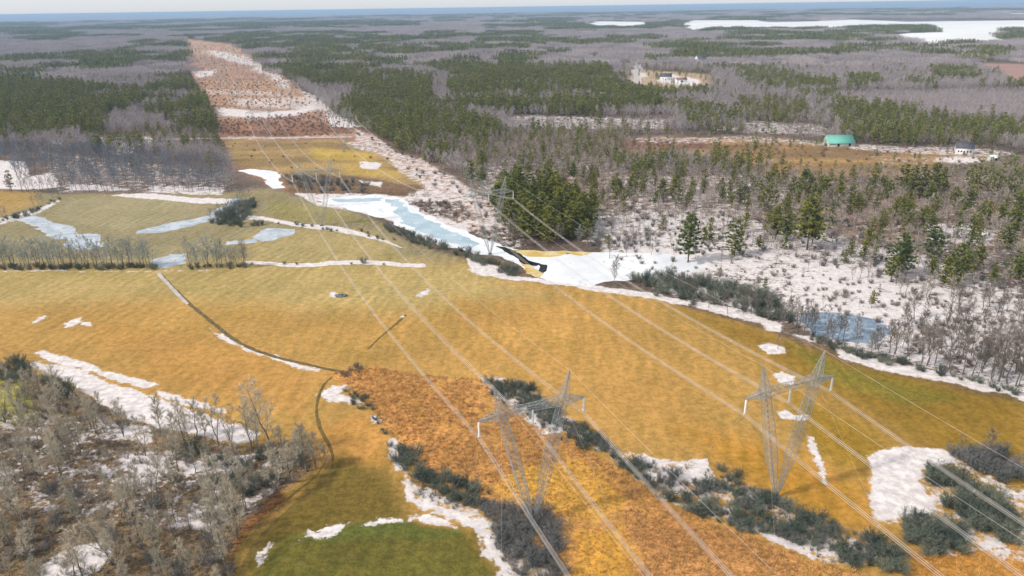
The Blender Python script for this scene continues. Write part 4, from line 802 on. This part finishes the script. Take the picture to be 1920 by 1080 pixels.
# ------------------------------------------------------------------ plants as individuals: the 300 nearest of each kind, the rest as stuff
INFO = {
 'near_wood': ('bare olive grey tree', 'in the wood at the bottom left corner', 'bare trees of the near wood'), 'near_edge': ('bare olive grey tree', 'edging the near wood by track and snow', 'bare trees edging the near wood'),
 'hedgerow': ('tall bare tree', 'in the hedgerow behind the golden field', 'bare hedgerow trees'), 'bank': ('dark bare tree', 'on the snowy bank behind the golden field', 'bare trees on the snowy bank'),
 'bank_trees': ('brownish bare tree', 'in the snowy wood at the right edge', 'bare trees of the right edge wood'), 'wetland_trees': ('thin bare tree', 'in the snowy wetland on the right', 'bare trees of the wetland'),
 'right_wood': ('bare taupe tree', 'in the mixed wood right of the river', 'bare trees of the right wood'), 'field_corner': ('low bluish bare tree', 'in the clump at the corner of the left fields', 'bare trees at the field corner'),
 'field_edge': ('small bare tree', 'along the ditch line at the far left field', 'bare trees at the left field edge'), 'left_wood': ('bare blue grey tree', 'in the wood behind the left fields', 'bare trees of the left wood'),
 'centre_pines': ('bare tree', 'among the pine clump by the river', 'bare trees by the pine clump'), 'far': ('bare grey tree', 'in the far wood', 'bare trees of the far wood'), 'corridor_pines': ('bare taupe tree', 'among the pines along the cleared corridor', 'bare trees along the corridor'), 'barn_pines': ('bare taupe tree', 'among the pines behind the green barn', 'bare trees behind the barn'),
}
PINFO = {'right_pines': ('single green pine', 'in the mixed wood right of the river', 'single pines of the right wood'), 'centre_pines': ('tall green pine', 'in the dense clump beside the frozen river', 'pines of the central clump'), 'right_wood': ('young green pine', 'among bare trees of the right wood', 'young pines of the right wood'),
 'wetland_trees': ('small green pine', 'standing in the snowy wetland', 'small pines of the wetland'), 'corridor_pines': ('green pine', 'along the right edge of the cleared corridor', 'pines along the corridor'), 'left_wood': ('dark pine', 'among the bare trees behind the left fields', 'pines of the left wood'), 'bank_trees': ('small pine', 'in the snowy wood at the right edge', 'pines of the right edge wood'),
 'barn_pines': ('green pine', 'in the belt behind the green barn', 'pines behind the barn'), 'left_pines': ('green pine', 'in the pine forest left of the corridor', 'pines of the left forest'), 'middle_pines': ('green pine', 'in the pine forest right of the corridor', 'pines of the middle forest'), 'far': ('dark pine', 'in the far wood', 'pines of the far wood')}
SINFO = {'west_thicket': 'left thicket between green field and scrub', 'south_thicket': 'bottom thicket under the left power line', 'north_thicket': 'thicket beside the left lattice tower', 'east_thicket': 'long thicket below the right lattice tower', 'snow_thicket': 'thicket behind the big snow patch', 'corner_thicket': 'thicket before the big snow patch',
 'bank_thicket': 'thicket on the bank behind the field', 'ice_bank': 'brush along the near bank of the frozen river', 'corridor_brush': 'brush between corridor and frozen river', 'wetland_brush': 'low brush in the snowy wetland', 'field_corner': 'dark clump at the corner of the left fields', 'hedgerow': 'hedge line across the left fields', 'near_wood': 'undergrowth of the bottom left wood', 'field_edge': 'hedge line at the far left field', 'lone': 'snowy wall'}
def name_group(items, info):
    """labels for the individuals of one stand: the extremes are singled out, the rest share what is true of all of them"""
    noun, where, grp = info; n = len(items)
    if n == 1: items[0]['label'] = '%s %s' % (noun, where); return
    for it in items: it['group'] = grp
    left = lambda i: i['x'] / max(1, i['y'])
    picks = [(min, left, 'leftmost'), (max, left, 'rightmost'), (min, lambda i: math.hypot(i['x'], i['y']), 'nearest'), (max, lambda i: i['h'], 'tallest'), (min, lambda i: i['h'], 'shortest'), (max, lambda i: math.hypot(i['x'], i['y']), 'farthest')]
    rest = list(items)
    for fn, key, wd in picks:
        if len(rest) <= 1: break
        full = fn(items, key=key)
        if full in rest: full['label'] = '%s %s %s' % (wd, noun, where); rest.remove(full)
    if not rest: return
    hs_ = sorted(i['h'] for i in items); ls_ = sorted(left(i) for i in items); ds_ = sorted(math.hypot(i['x'], i['y']) for i in items)
    def third(v, L, names): return names[0] if v < L[len(L) // 3] else names[2] if v >= L[2 * len(L) // 3] else names[1]
    for it in rest:
        sz = third(it['h'], hs_, ('short', 'mid sized', 'tall')) + ' ' if not noun.startswith(('tall', 'small', 'low')) else ''
        a_ = third(math.hypot(it['x'], it['y']), ds_, ('front', 'middle', 'back')); b_ = third(left(it), ls_, ('left', 'centre', 'right'))
        it['label'] = '%s%s %s, %s %s' % (sz, noun, where, a_, b_)
dist = lambda t: math.hypot(t[0], t[1])
bares = sorted([t for t in TREES if t[2] == 'bare'], key=dist); pines = sorted([t for t in TREES if t[2] == 'pine'], key=dist); SHRUBS.sort(key=dist)
vis = lambda t: abs(t[0] / max(1, t[1] * .935 + 35.5)) < .70 and t[1] > 100
NI = 300
def split(L):
    a = [t for t in L if vis(t)][:NI]; ids = set(id(t) for t in a); return a, [t for t in L if id(t) not in ids]
def place_trees(L, kind, info):
    items = []
    for k, (x, y, _, h, look, key) in enumerate(L):
        if kind == 'bare': var = BARE[look if look in BARE else 'taupe']; nm = 'bare_tree'
        else: var = PINE['dark' if (key == 'right_pines' and k % 2) else 'mid']; nm = 'pine_tree'
        tr, cr, h0 = var[int(rg.integers(len(var)))]; s_ = h / h0; sx = s_ * rg.uniform(.9, 1.15)
        if kind == 'pine': sx *= 1.3 if look == 'single' else 1.12
        o = empty(nm, (x, y, 0), rg.uniform(0, 6.28)); o.scale = (sx, sx, s_)
        link(bpy.data.objects.new('trunk', tr), o); link(bpy.data.objects.new('crown', cr), o)
        items.append(dict(o=o, x=x, y=y, h=h, key=key, cat='tree'))
    for key in sorted(set(i['key'] for i in items)):
        name_group([i for i in items if i['key'] == key], info[key])
    for i in items: tag(i['o'], i['label'], 'bare tree' if kind == 'bare' else 'pine', i.get('group'))
nb, rb = split(bares); npn, rp = split(pines); ns, rs_ = split(SHRUBS)
place_trees(nb, 'bare', INFO); place_trees(npn, 'pine', PINFO)
items = []
for k, (x, y, h, look, key) in enumerate(ns):
    o = link(bpy.data.objects.new('shrub', SHR[look][int(rg.integers(5))])); o.location = (x, y, 0); o.rotation_euler = (0, 0, rg.uniform(0, 6.28)); s_ = h / 3; o.scale = (s_ * 1.15, s_ * 1.15, s_)
    items.append(dict(o=o, x=x, y=y, h=h, key=key, look=look))
for key in sorted(set(i['key'] for i in items)):
    it = [i for i in items if i['key'] == key]
    name_group(it, ('leafless shrub', ('beside the ' if key == 'lone' else 'in the ') + SINFO[key], 'shrubs of the ' + SINFO[key]))
for i in items: tag(i['o'], i['label'], 'shrub', i.get('group'))
def arr(L): return np.array([(t[0], t[1]) for t in L])
def scatter(name, label, cat, L, col, h0, nvar, hi):
    if not L: return
    stuff(name, label, cat, arr(L), 0, col, np.array([t[hi] for t in L]) / h0, rg.uniform(0, 6.28, len(L)), rg.integers(0, nvar, len(L)))
scatter('bare_woodland', 'grey leafless woodland standing beyond the fields and left of the corridor', 'woodland', [t for t in rb if t[4] == 'lilac'], PC, 12, 5, 3)
scatter('blue_grey_woodland', 'blue grey leafless woodland behind the left fields', 'woodland', [t for t in rb if t[4] == 'blue'], PCB, 12, 5, 3)
scatter('hedgerow_woodland', 'olive grey leafless trees standing thinly beyond the nearer hedges', 'woodland', [t for t in rb if t[4] in ('olive', 'dark')], PCO, 12, 5, 3)
scatter('taupe_woodland', 'taupe leafless woodland on snow right of the frozen river', 'woodland', [t for t in rb if t[4] == 'taupe'], PCT, 12, 5, 3)
scatter('pine_forest', 'green pine forest on both sides of the cleared corridor', 'pine forest', rp, PP, 14, 6, 3)
SC3 = coll('dark_shrub_shapes'); [proto(SC3, 'd%d' % k, m) for k, m in enumerate(SHR['dark'])]
scatter('dark_brush', 'dark brush along the hedges and banks behind the golden field', 'brush', [t for t in rs_ if t[3] == 'dark'], SC3, 3, 5, 2)
SC = coll('shrub_shapes'); [proto(SC, 's%d' % k, m) for k, m in enumerate(SHR['grey'])]
scatter('brush', 'low grey brush scattered among the farther snow and ice', 'brush', [t for t in rs_ if t[3] == 'grey'], SC, 3, 5, 2)
SC2 = coll('brown_shrub_shapes'); [proto(SC2, 'q%d' % k, m) for k, m in enumerate(SHR['brown'])]
scatter('brown_brush', 'low brown brush scattered through the snowy wetland and mixed wood', 'brush', [t for t in rs_ if t[3] == 'brown'], SC2, 3, 5, 2)
# beyond 1300 m: stands of forest to the horizon
Q = wedge(1300, 4500, 40.0, .8); Q2 = wedge(4500, 11000, 62.0, .8); sc2 = np.concatenate([np.ones(len(Q)), np.full(len(Q2), 1.5)]); Q = np.vstack([Q, Q2])
pine_q = fbm(Q[:, 0] / 420, Q[:, 1] / 420, 77, 5) > .60; keep = np.ones(len(Q), bool)
Qn = Q + (np.stack([fbm(Q[:, 0] / 150, Q[:, 1] / 150, 51), fbm(Q[:, 0] / 150, Q[:, 1] / 150, 53)], 1) - .5) * 260
for poly in FARP: pine_q |= inside(Qn, W(poly, 8)) & (rg.uniform(size=len(Q)) < .8)
for (poly, b, pn, hb, hp, l_, k_) in dzw:
    q = inside(Q, poly)
    if k_ in ('open',) or b + pn < .12: keep &= ~q
    elif pn > .5: pine_q |= inside(Qn, poly) & (rg.uniform(size=len(Q)) < .85)
    elif k_ == 'heath': pine_q &= ~q
pine_q &= fbm(Q[:, 0] / 140, Q[:, 1] / 140, 141, 3) > .39
for poly in LAKE:
    keep &= ~inside(Q, W(poly)); 
keep &= rg.uniform(size=len(Q)) > .05
for nm, lb, m_, cl in (('far_bare_forest', 'lilac grey leafless forest reaching to the horizon', keep & ~pine_q, BS), ('far_pine_forest', 'dark conifer stands in the far forest and round the frozen lake', keep & pine_q, PS)):
    q = Q[m_]; stuff(nm, lb, 'forest', q, 0, cl, sc2[m_] * rg.uniform(.85, 1.15, len(q)), rg.integers(0, 4, len(q)) * math.pi / 2 + rg.uniform(-.2, .2, len(q)), rg.integers(0, 4, len(q)))
# dead grass and rust brush tufts
def tufts(name, label, polys, step, col, smin, smax, hole=None):
    out = []
    for p, keepf in polys:
        q = W(p); lo, hi = q.min(0), q.max(0); nx = int((hi[0] - lo[0]) / step) + 1; ny = int((hi[1] - lo[1]) / step) + 1
        g = np.stack(np.meshgrid(np.arange(nx), np.arange(ny)), -1).reshape(-1, 2) * step + lo + rg.uniform(-.5, .5, (nx * ny, 2)) * step
        g = g[inside(g, q)]; m_ = fbm(g[:, 0] / 6, g[:, 1] / 6, 91); g = g[(m_ > .5 - keepf * .3) & (rg.uniform(size=len(g)) < .35 + keepf * .5)]; out.append(g)
    g = np.vstack(out); stuff(name, label, 'ground cover', g, 0, col, rg.uniform(smin, smax, len(g)), rg.uniform(0, 6.28, len(g)), rg.integers(0, 3, len(g)))
scrub = [(622, 700), (700, 688), (790, 703), (905, 712), (970, 775), (1060, 822), (1180, 890), (1260, 948), (1360, 990), (1480, 1033), (1560, 1058), (1720, 1100), (1200, 1120), (1160, 985), (1172, 940), (1090, 868), (980, 878), (925, 908), (800, 880), (762, 850), (722, 800), (690, 755)]
tufts('undergrowth', 'pale leafless undergrowth covering the floor of the bottom left wood', [([(-250, 760), (0, 720), (140, 745), (300, 802), (440, 832), (590, 850), (585, 885), (520, 925), (470, 985), (425, 1120), (-400, 1200)], .35)], 1.5, UG, .35, .9)
tufts('ditch_scrub', 'low grey green scrub growing through the snow along the ditches', [([(1120, 845), (1250, 875), (1350, 885), (1450, 930), (1560, 985), (1680, 1030), (1690, 1075), (1560, 1055), (1470, 1022), (1350, 980), (1250, 940), (1190, 892)], .6), ([(905, 712), (990, 724), (1050, 778), (1140, 830), (1160, 858), (1050, 828), (985, 785), (930, 752)], .6), ([(735, 830), (770, 838), (800, 880), (900, 915), (980, 960), (1050, 1010), (1060, 1100), (970, 1100), (900, 975), (780, 930)], .5)], 1.3, DG, .3, .8)
tufts('rust_brush', 'rust brown scrub growing under the power lines', [(scrub, .55)], .95, GB, .5, 1.15)
tufts('dry_grass', 'tall golden dead grass tufts between the thickets', [([(925, 908), (980, 878), (1090, 868), (1150, 905), (1172, 940), (1110, 978), (990, 950)], .8), ([(1085, 1000), (1165, 985), (1200, 1040), (1190, 1110), (1070, 1110)], .8), (scrub, .1), ([(1700, 1040), (1900, 1020), (2000, 1100), (1720, 1110)], .5)], .8, GT, .6, 1.2)

# ------------------------------------------------------------------ power line
LD = np.array([math.cos(math.radians(113.2)), math.sin(math.radians(113.2))]); BD = np.array([LD[1], -LD[0]])
BZ = 27.0; TIP = 11.3; MT = 6.6; PKX = 8.0; PKZ = 33.4; INS = 3.3
def lattice(mb, A, B, wf, n, ax, ay, rc=.055, rb=.029):
    """square lattice mast from A to B; wf(t) is its width; ax, ay span the section"""
    A = np.array(A, float); B = np.array(B, float); lv = []
    for k in range(n + 1):
        t = k / n; c = A + (B - A) * t; w_ = wf(t) / 2; lv.append([c + ax * sx * w_ + ay * sy * w_ for sx, sy in ((1, 1), (-1, 1), (-1, -1), (1, -1))])
    for k in range(n):
        for q in range(4):
            p = (q + 1) % 4; mb.bar(lv[k][q], lv[k + 1][q], rc, cap=False)
            mb.bar(lv[k][q], lv[k + 1][p], rb, cap=False); mb.bar(lv[k][p], lv[k + 1][q], rb, cap=False)
            if k: mb.bar(lv[k][q], lv[k][p], rb, cap=False)
X = np.array([1., 0, 0]); Yv = np.array([0, 1., 0]); Z = np.array([0, 0, 1.])
def tower_meshes():
    ms = []
    for s_ in (-1, 1):
        mb = MB(); A = np.array([s_ * .25, 0, .35]); B = np.array([s_ * MT, 0, BZ + .2]); d = nrm(B - A); ax = nrm(np.cross(Yv, d))
        lattice(mb, A, B, lambda t: .25 + 1.55 * min(1, t / .38) * (1 if t < .7 else 1 - .30 * (t - .7) / .3), 20, ax, Yv); ms.append(mb.me('mast', [M['steel']]))
    pk = []
    for s_ in (-1, 1):
        mb = MB(); A = np.array([s_ * MT, 0, BZ + .2]); B = np.array([s_ * PKX, 0, PKZ]); d = nrm(B - A); ax = nrm(np.cross(Yv, d))
        lattice(mb, A, B, lambda t: 1.7 * (1 - t) + .12, 5, ax, Yv); pk.append(mb.me('peak', [M['steel']]))
    mb = MB(); lattice(mb, (-MT, 0, BZ + .2), (MT, 0, BZ + .2), lambda t: 1.75 - .55 * math.sin(math.pi * t), 9, Z, Yv); cb = mb.me('crossbeam', [M['steel']])
    am = []
    for s_ in (-1, 1):
        mb = MB(); lattice(mb, (s_ * MT, 0, BZ + .2), (s_ * TIP, 0, BZ - .25), lambda t: 1.75 * (1 - t) + .2, 5, Z, Yv); am.append(mb.me('arm', [M['steel']]))
    mb = MB(); n = 16
    for k in range(n):
        z = -.25 - k * (INS - .5) / n; mb.bar((0, 0, z), (0, 0, z - .07), .19, .24, 8); mb.bar((0, 0, z - .07), (0, 0, z - (INS - .5) / n), .09, .09, 6, cap=False)
    mb.bar((0, 0, 0), (0, 0, -.25), .05, n=4); mb.box(-.32, .32, -.06, .06, -INS - .08, -INS + .22)
    ins = mb.me('insulator_string', [M['porcelain']])
    mb = MB(); mb.box(-.8, .8, -.8, .8, 0, .3); mb.bar((0, 0, .3), (0, 0, .5), .25, .2, 8); ft = mb.me('footing', [M['rock']])
    mb = MB()
    return ms, pk, cb, am, ins, ft
TM = tower_meshes()
gw = MB()
for sx in (-1, 1):
    for sy in (-1, 1): gw.bar((sx * MT, 0, BZ), (sx * 13.5, sy * 15.0, 0), .014, n=3, cap=False)
GUY = gw.me('guy_wires', [M['wire']])
def tower(x, y, label, full=True):
    t = empty('transmission_tower', (x, y, 0), math.atan2(BD[1], BD[0])); tag(t, label, 'power tower', 'guyed lattice towers of the two power lines')
    for nm, me in [('mast', TM[0][0]), ('mast', TM[0][1]), ('peak', TM[1][0]), ('peak', TM[1][1]), ('crossbeam', TM[2]), ('arm', TM[3][0]), ('arm', TM[3][1]), ('footing', TM[5]), ('guy_wires', GUY)]: link(bpy.data.objects.new(nm, me), t)
    for sx, z in ((-TIP, BZ - .3), (0, BZ - .4), (TIP, BZ - .3)):
        o = link(bpy.data.objects.new('insulator_string', TM[4]), t); o.location = (sx, 0, z)
    return np.array([x, y])
R1 = at(1455, 932)[:2]; L1 = at(1000, 978)[:2]; R2 = at(916, 362, BZ)[:2]; L2 = at(592, 322, BZ)[:2]; R3 = at(645, 285)[:2]
L3 = L2 + LD * 250
RL = [R1 - LD * 215, R1, R2, R3]; LL = [L1 - LD * 200, L1, L2, L3]
for k in range(4): RL.append(RL[-1] + LD * 290); LL.append(LL[-1] + LD * 290)
ordn = ['nearest', 'second nearest', 'third', 'fourth', 'fifth', 'sixth', 'seventh']
for nm, T in (('right', RL), ('left', LL)):
    for k, p in enumerate(T[1:]):
        tower(p[0], p[1], {('right', 0): 'large V shaped lattice tower standing clear on the golden field at right', ('left', 0): 'pale V shaped lattice tower among thickets at centre bottom', ('right', 1): 'lattice tower beside the dense pine clump and frozen river', ('left', 1): 'lattice tower behind the frozen pond at the near end of the corridor'}.get((nm, k), '%s lattice tower of the %s line in the cleared corridor' % (ordn[k], nm)))
def wire(T, off, z, sagk, r, quad):
    mb = MB()
    for a, b in zip(T[:-1], T[1:]):
        L = np.linalg.norm(b - a); n = max(8, int(L / 8)); sag = sagk * (L / 200) ** 2; pts = []
        for k in range(n + 1):
            t = k / n; p = a + (b - a) * t + BD * off; pts.append(np.array([p[0], p[1], z - 4 * sag * t * (1 - t)]))
        for ox, oz in (((-.22, 0), (.22, 0), (-.22, -.44), (.22, -.44)) if quad else ((0, 0),)):
            e = np.array([BD[0] * ox, BD[1] * ox, oz])
            for k in range(n): mb.bar(pts[k] + e, pts[k + 1] + e, r, n=4, cap=False)
        if quad:
            for k in range(4, n, 6):
                c = [pts[k] + np.array([BD[0] * ox, BD[1] * ox, oz]) for ox, oz in ((-.22, 0), (.22, 0), (.22, -.44), (-.22, -.44))]
                for q in range(4): mb.bar(c[q], c[(q + 1) % 4], .03, cap=False)
    return mb
for nm, T in (('right', RL), ('left', LL)):
    for off, wd in ((-TIP, 'left'), (0, 'middle'), (TIP, 'right')):
        o = wire(T, off, BZ - .3 - INS, 5.0, .025, True).build('conductor', M['wire']); tag(o, '%s bundle of conductors strung along the %s power line' % (wd, nm), 'power cable', 'conductor bundles of the power lines')
    for off, wd in ((-PKX, 'left'), (PKX, 'right')):
        o = wire(T, off, PKZ, 3.4, .016, False).build('shield_wire', M['wire']); tag(o, 'thin %s shield wire on the peaks of the %s power line' % (wd, nm), 'power cable', 'shield wires of the power lines')

# ------------------------------------------------------------------ buildings
M['teal'] = flat('teal_roof', lin(128, 200, 182, .8), .06, .3, .5); M['teal_wall'] = flat('pale_wall', lin(190, 205, 195, 1), .1, .4); M['white_wall'] = flat('white_wall', lin(240, 240, 240, 1), .05, .4); M['dark_roof'] = flat('dark_roof', lin(92, 92, 98, 1), .2, .5)
M['dark_door'] = flat('dark_opening', (.03, .03, .035), .2, .5); M['brown_roof'] = flat('brown_roof', lin(140, 110, 96, 1), .15, .5); M['glass'] = flat('window_glass', (.04, .05, .06), .2, .5, .1)
def gable(name, px, py, L, Wd, hw, hr, rz, wall, roof, label, cat, doors, windows, chimney=False, over=.4):
    p = at(px, py); o = empty(name, (p[0], p[1], 0), rz); tag(o, label, cat); x, y = L / 2, Wd / 2
    mb = MB(); mb.add([(-x, -y, 0), (x, -y, 0), (x, y, 0), (-x, y, 0), (-x, -y, hw), (x, -y, hw), (x, y, hw), (-x, y, hw), (-x, 0, hr), (x, 0, hr)],
                      [[0, 1, 5, 4], [2, 3, 7, 6], [1, 2, 6, 9, 5], [3, 0, 4, 8, 7]]); mb.build('wall', wall, o)
    mb = MB(); X0 = x + over; sl_ = (hr - hw) / y; ye = y + over; ze = hw - sl_ * over; t = .16
    for s_ in (-1, 1):
        v = [(-X0, s_ * ye, ze + .06), (X0, s_ * ye, ze + .06), (X0, 0, hr + .06), (-X0, 0, hr + .06)]; v += [(a, b, c + t) for a, b, c in v]
        mb.add(v, [[0, 1, 2, 3], [7, 6, 5, 4], [0, 4, 5, 1], [1, 5, 6, 2], [2, 6, 7, 3], [3, 7, 4, 0]] if s_ < 0 else [[3, 2, 1, 0], [4, 5, 6, 7], [1, 5, 4, 0], [2, 6, 5, 1], [3, 7, 6, 2], [0, 4, 7, 3]])
    rf = mb.build('roof', roof, o)
    if chimney: c = MB(); c.box(x * .4, x * .4 + .7, -.35, .35, hr - .6, hr + 1.1); c.build('chimney', M['rock'], rf)
    for (dx, dw, dh) in doors: d = MB(); d.box(dx - dw / 2, dx + dw / 2, -y - .06, -y - .003, .02, dh); d.build('door', M['dark_door'], o)
    for (wx, wz) in windows: d = MB(); d.box(wx - .5, wx + .5, -y - .05, -y - .003, wz, wz + 1.2); d.build('window', M['glass'], o)
    return o
gable('barn', 1571, 272, 19.5, 12, 2.4, 7.4, math.radians(3), M['teal_wall'], M['teal'], 'long low barn with a bright teal green metal roof in the clearing', 'barn', [(-2.5, 1.6, 2.1), (6, 1.6, 2.1)], [])
gable('farmhouse', 1806, 287, 11, 8, 4.2, 7.4, math.radians(-25), M['white_wall'], M['dark_roof'], 'white farmhouse with a dark roof right of the teal barn', 'house', [(0, 1.1, 2.1)], [(-3.4, 1.2), (-1.8, 1.2), (2, 1.2), (3.8, 1.2)], True)
gable('farmhouse', 1312, 122, 16, 14, 10, 16, math.radians(20), M['white_wall'], M['dark_roof'], 'tall pale farmhouse far off beside the snowy yard', 'house', [(0, 1.6, 2.4)], [(-4, 1.4), (4, 1.4), (-4, 5.2), (0, 5.2), (4, 5.2)], True)
gable('farmhouse', 1248, 150, 16, 10, 5, 9, math.radians(-10), M['white_wall'], M['dark_roof'], 'low white house by the end of the far road', 'house', [(0, 1.4, 2.2)], [(-5, 1.4), (-3, 1.4), (3, 1.4), (5, 1.4)], True)
gable('shed', 1205, 124, 22, 14, 4, 8, math.radians(10), M['white_wall'], M['brown_roof'], 'brown roofed shed beside the far road', 'shed', [(-4, 3, 3), (4, 3, 3)], [])
gable('shed', 1277, 154, 14, 9, 3.5, 6, math.radians(0), M['white_wall'], M['brown_roof'], 'small pale shed right of the low white house', 'shed', [(0, 3, 2.6)], [])
gable('shed', 1862, 301, 6, 4.5, 2.2, 3.6, math.radians(10), M['teal_wall'], M['white_wall'], 'small shed with snow on its roof right of the white farmhouse', 'shed', [(0, 1.4, 1.9)], [])

# ------------------------------------------------------------------ rocks
def rock(seed, r, hz):
    bm = bmesh.new(); bmesh.ops.create_icosphere(bm, subdivisions=3, radius=1); rn = np.random.default_rng(seed); o_ = rn.uniform(0, 90, 2)
    for v in bm.verts:
        c = v.co; n_ = float(vn(np.array([c.x * 1.6 + o_[0]]), np.array([c.y * 1.6 + c.z + o_[1]]))[0]); q = .72 + .55 * n_; v.co = Vector((c.x * r * q, c.y * r * q * .8, max(-.15, c.z) * hz * q))
    me = bpy.data.meshes.new('rock'); bm.to_mesh(me); bm.free(); me.materials.append(M['rock']); return me
p = at(637, 556)
for k, (dx, dy, r, hz) in enumerate(((0, 0, 1.5, 1.1), (1.9, .3, 1.1, .8), (-1.4, .8, .9, .7), (1.0, 1.4, .8, .6))):
    o = link(bpy.data.objects.new('boulder', rock(k, r, hz))); o.location = (p[0] + dx, p[1] + dy, 0); o.rotation_euler = (0, 0, k * 1.3)
    tag(o, ['largest boulder of the heap in the middle of the golden field', 'boulder at the right end of the heap in the golden field', 'small boulder at the left end of the heap in the golden field', 'small boulder at the back of the heap in the golden field'][k], 'boulder', 'boulders heaped in the golden field')

# ------------------------------------------------------------------ haze: the air over the whole plain
mb = MB(); mb.box(-47000, 47000, -47000, 47000, -1.0, 101.5); hz = mb.build('haze', [])
tag(hz, 'pale blue haze lying over the far forest', 'haze', None, 'stuff')
hm = bpy.data.materials.new('haze'); hm.use_nodes = True; t = hm.node_tree; t.nodes.clear(); ho = t.nodes.new('ShaderNodeOutputMaterial'); pv = t.nodes.new('ShaderNodeVolumePrincipled')
pv.inputs['Color'].default_value = (.52, .74, 1.0, 1); pv.inputs['Density'].default_value = 8.5e-5; pv.inputs['Anisotropy'].default_value = 0.0
t.links.new(pv.outputs[0], ho.inputs['Volume']); hz.data.materials.clear(); hz.data.materials.append(hm)
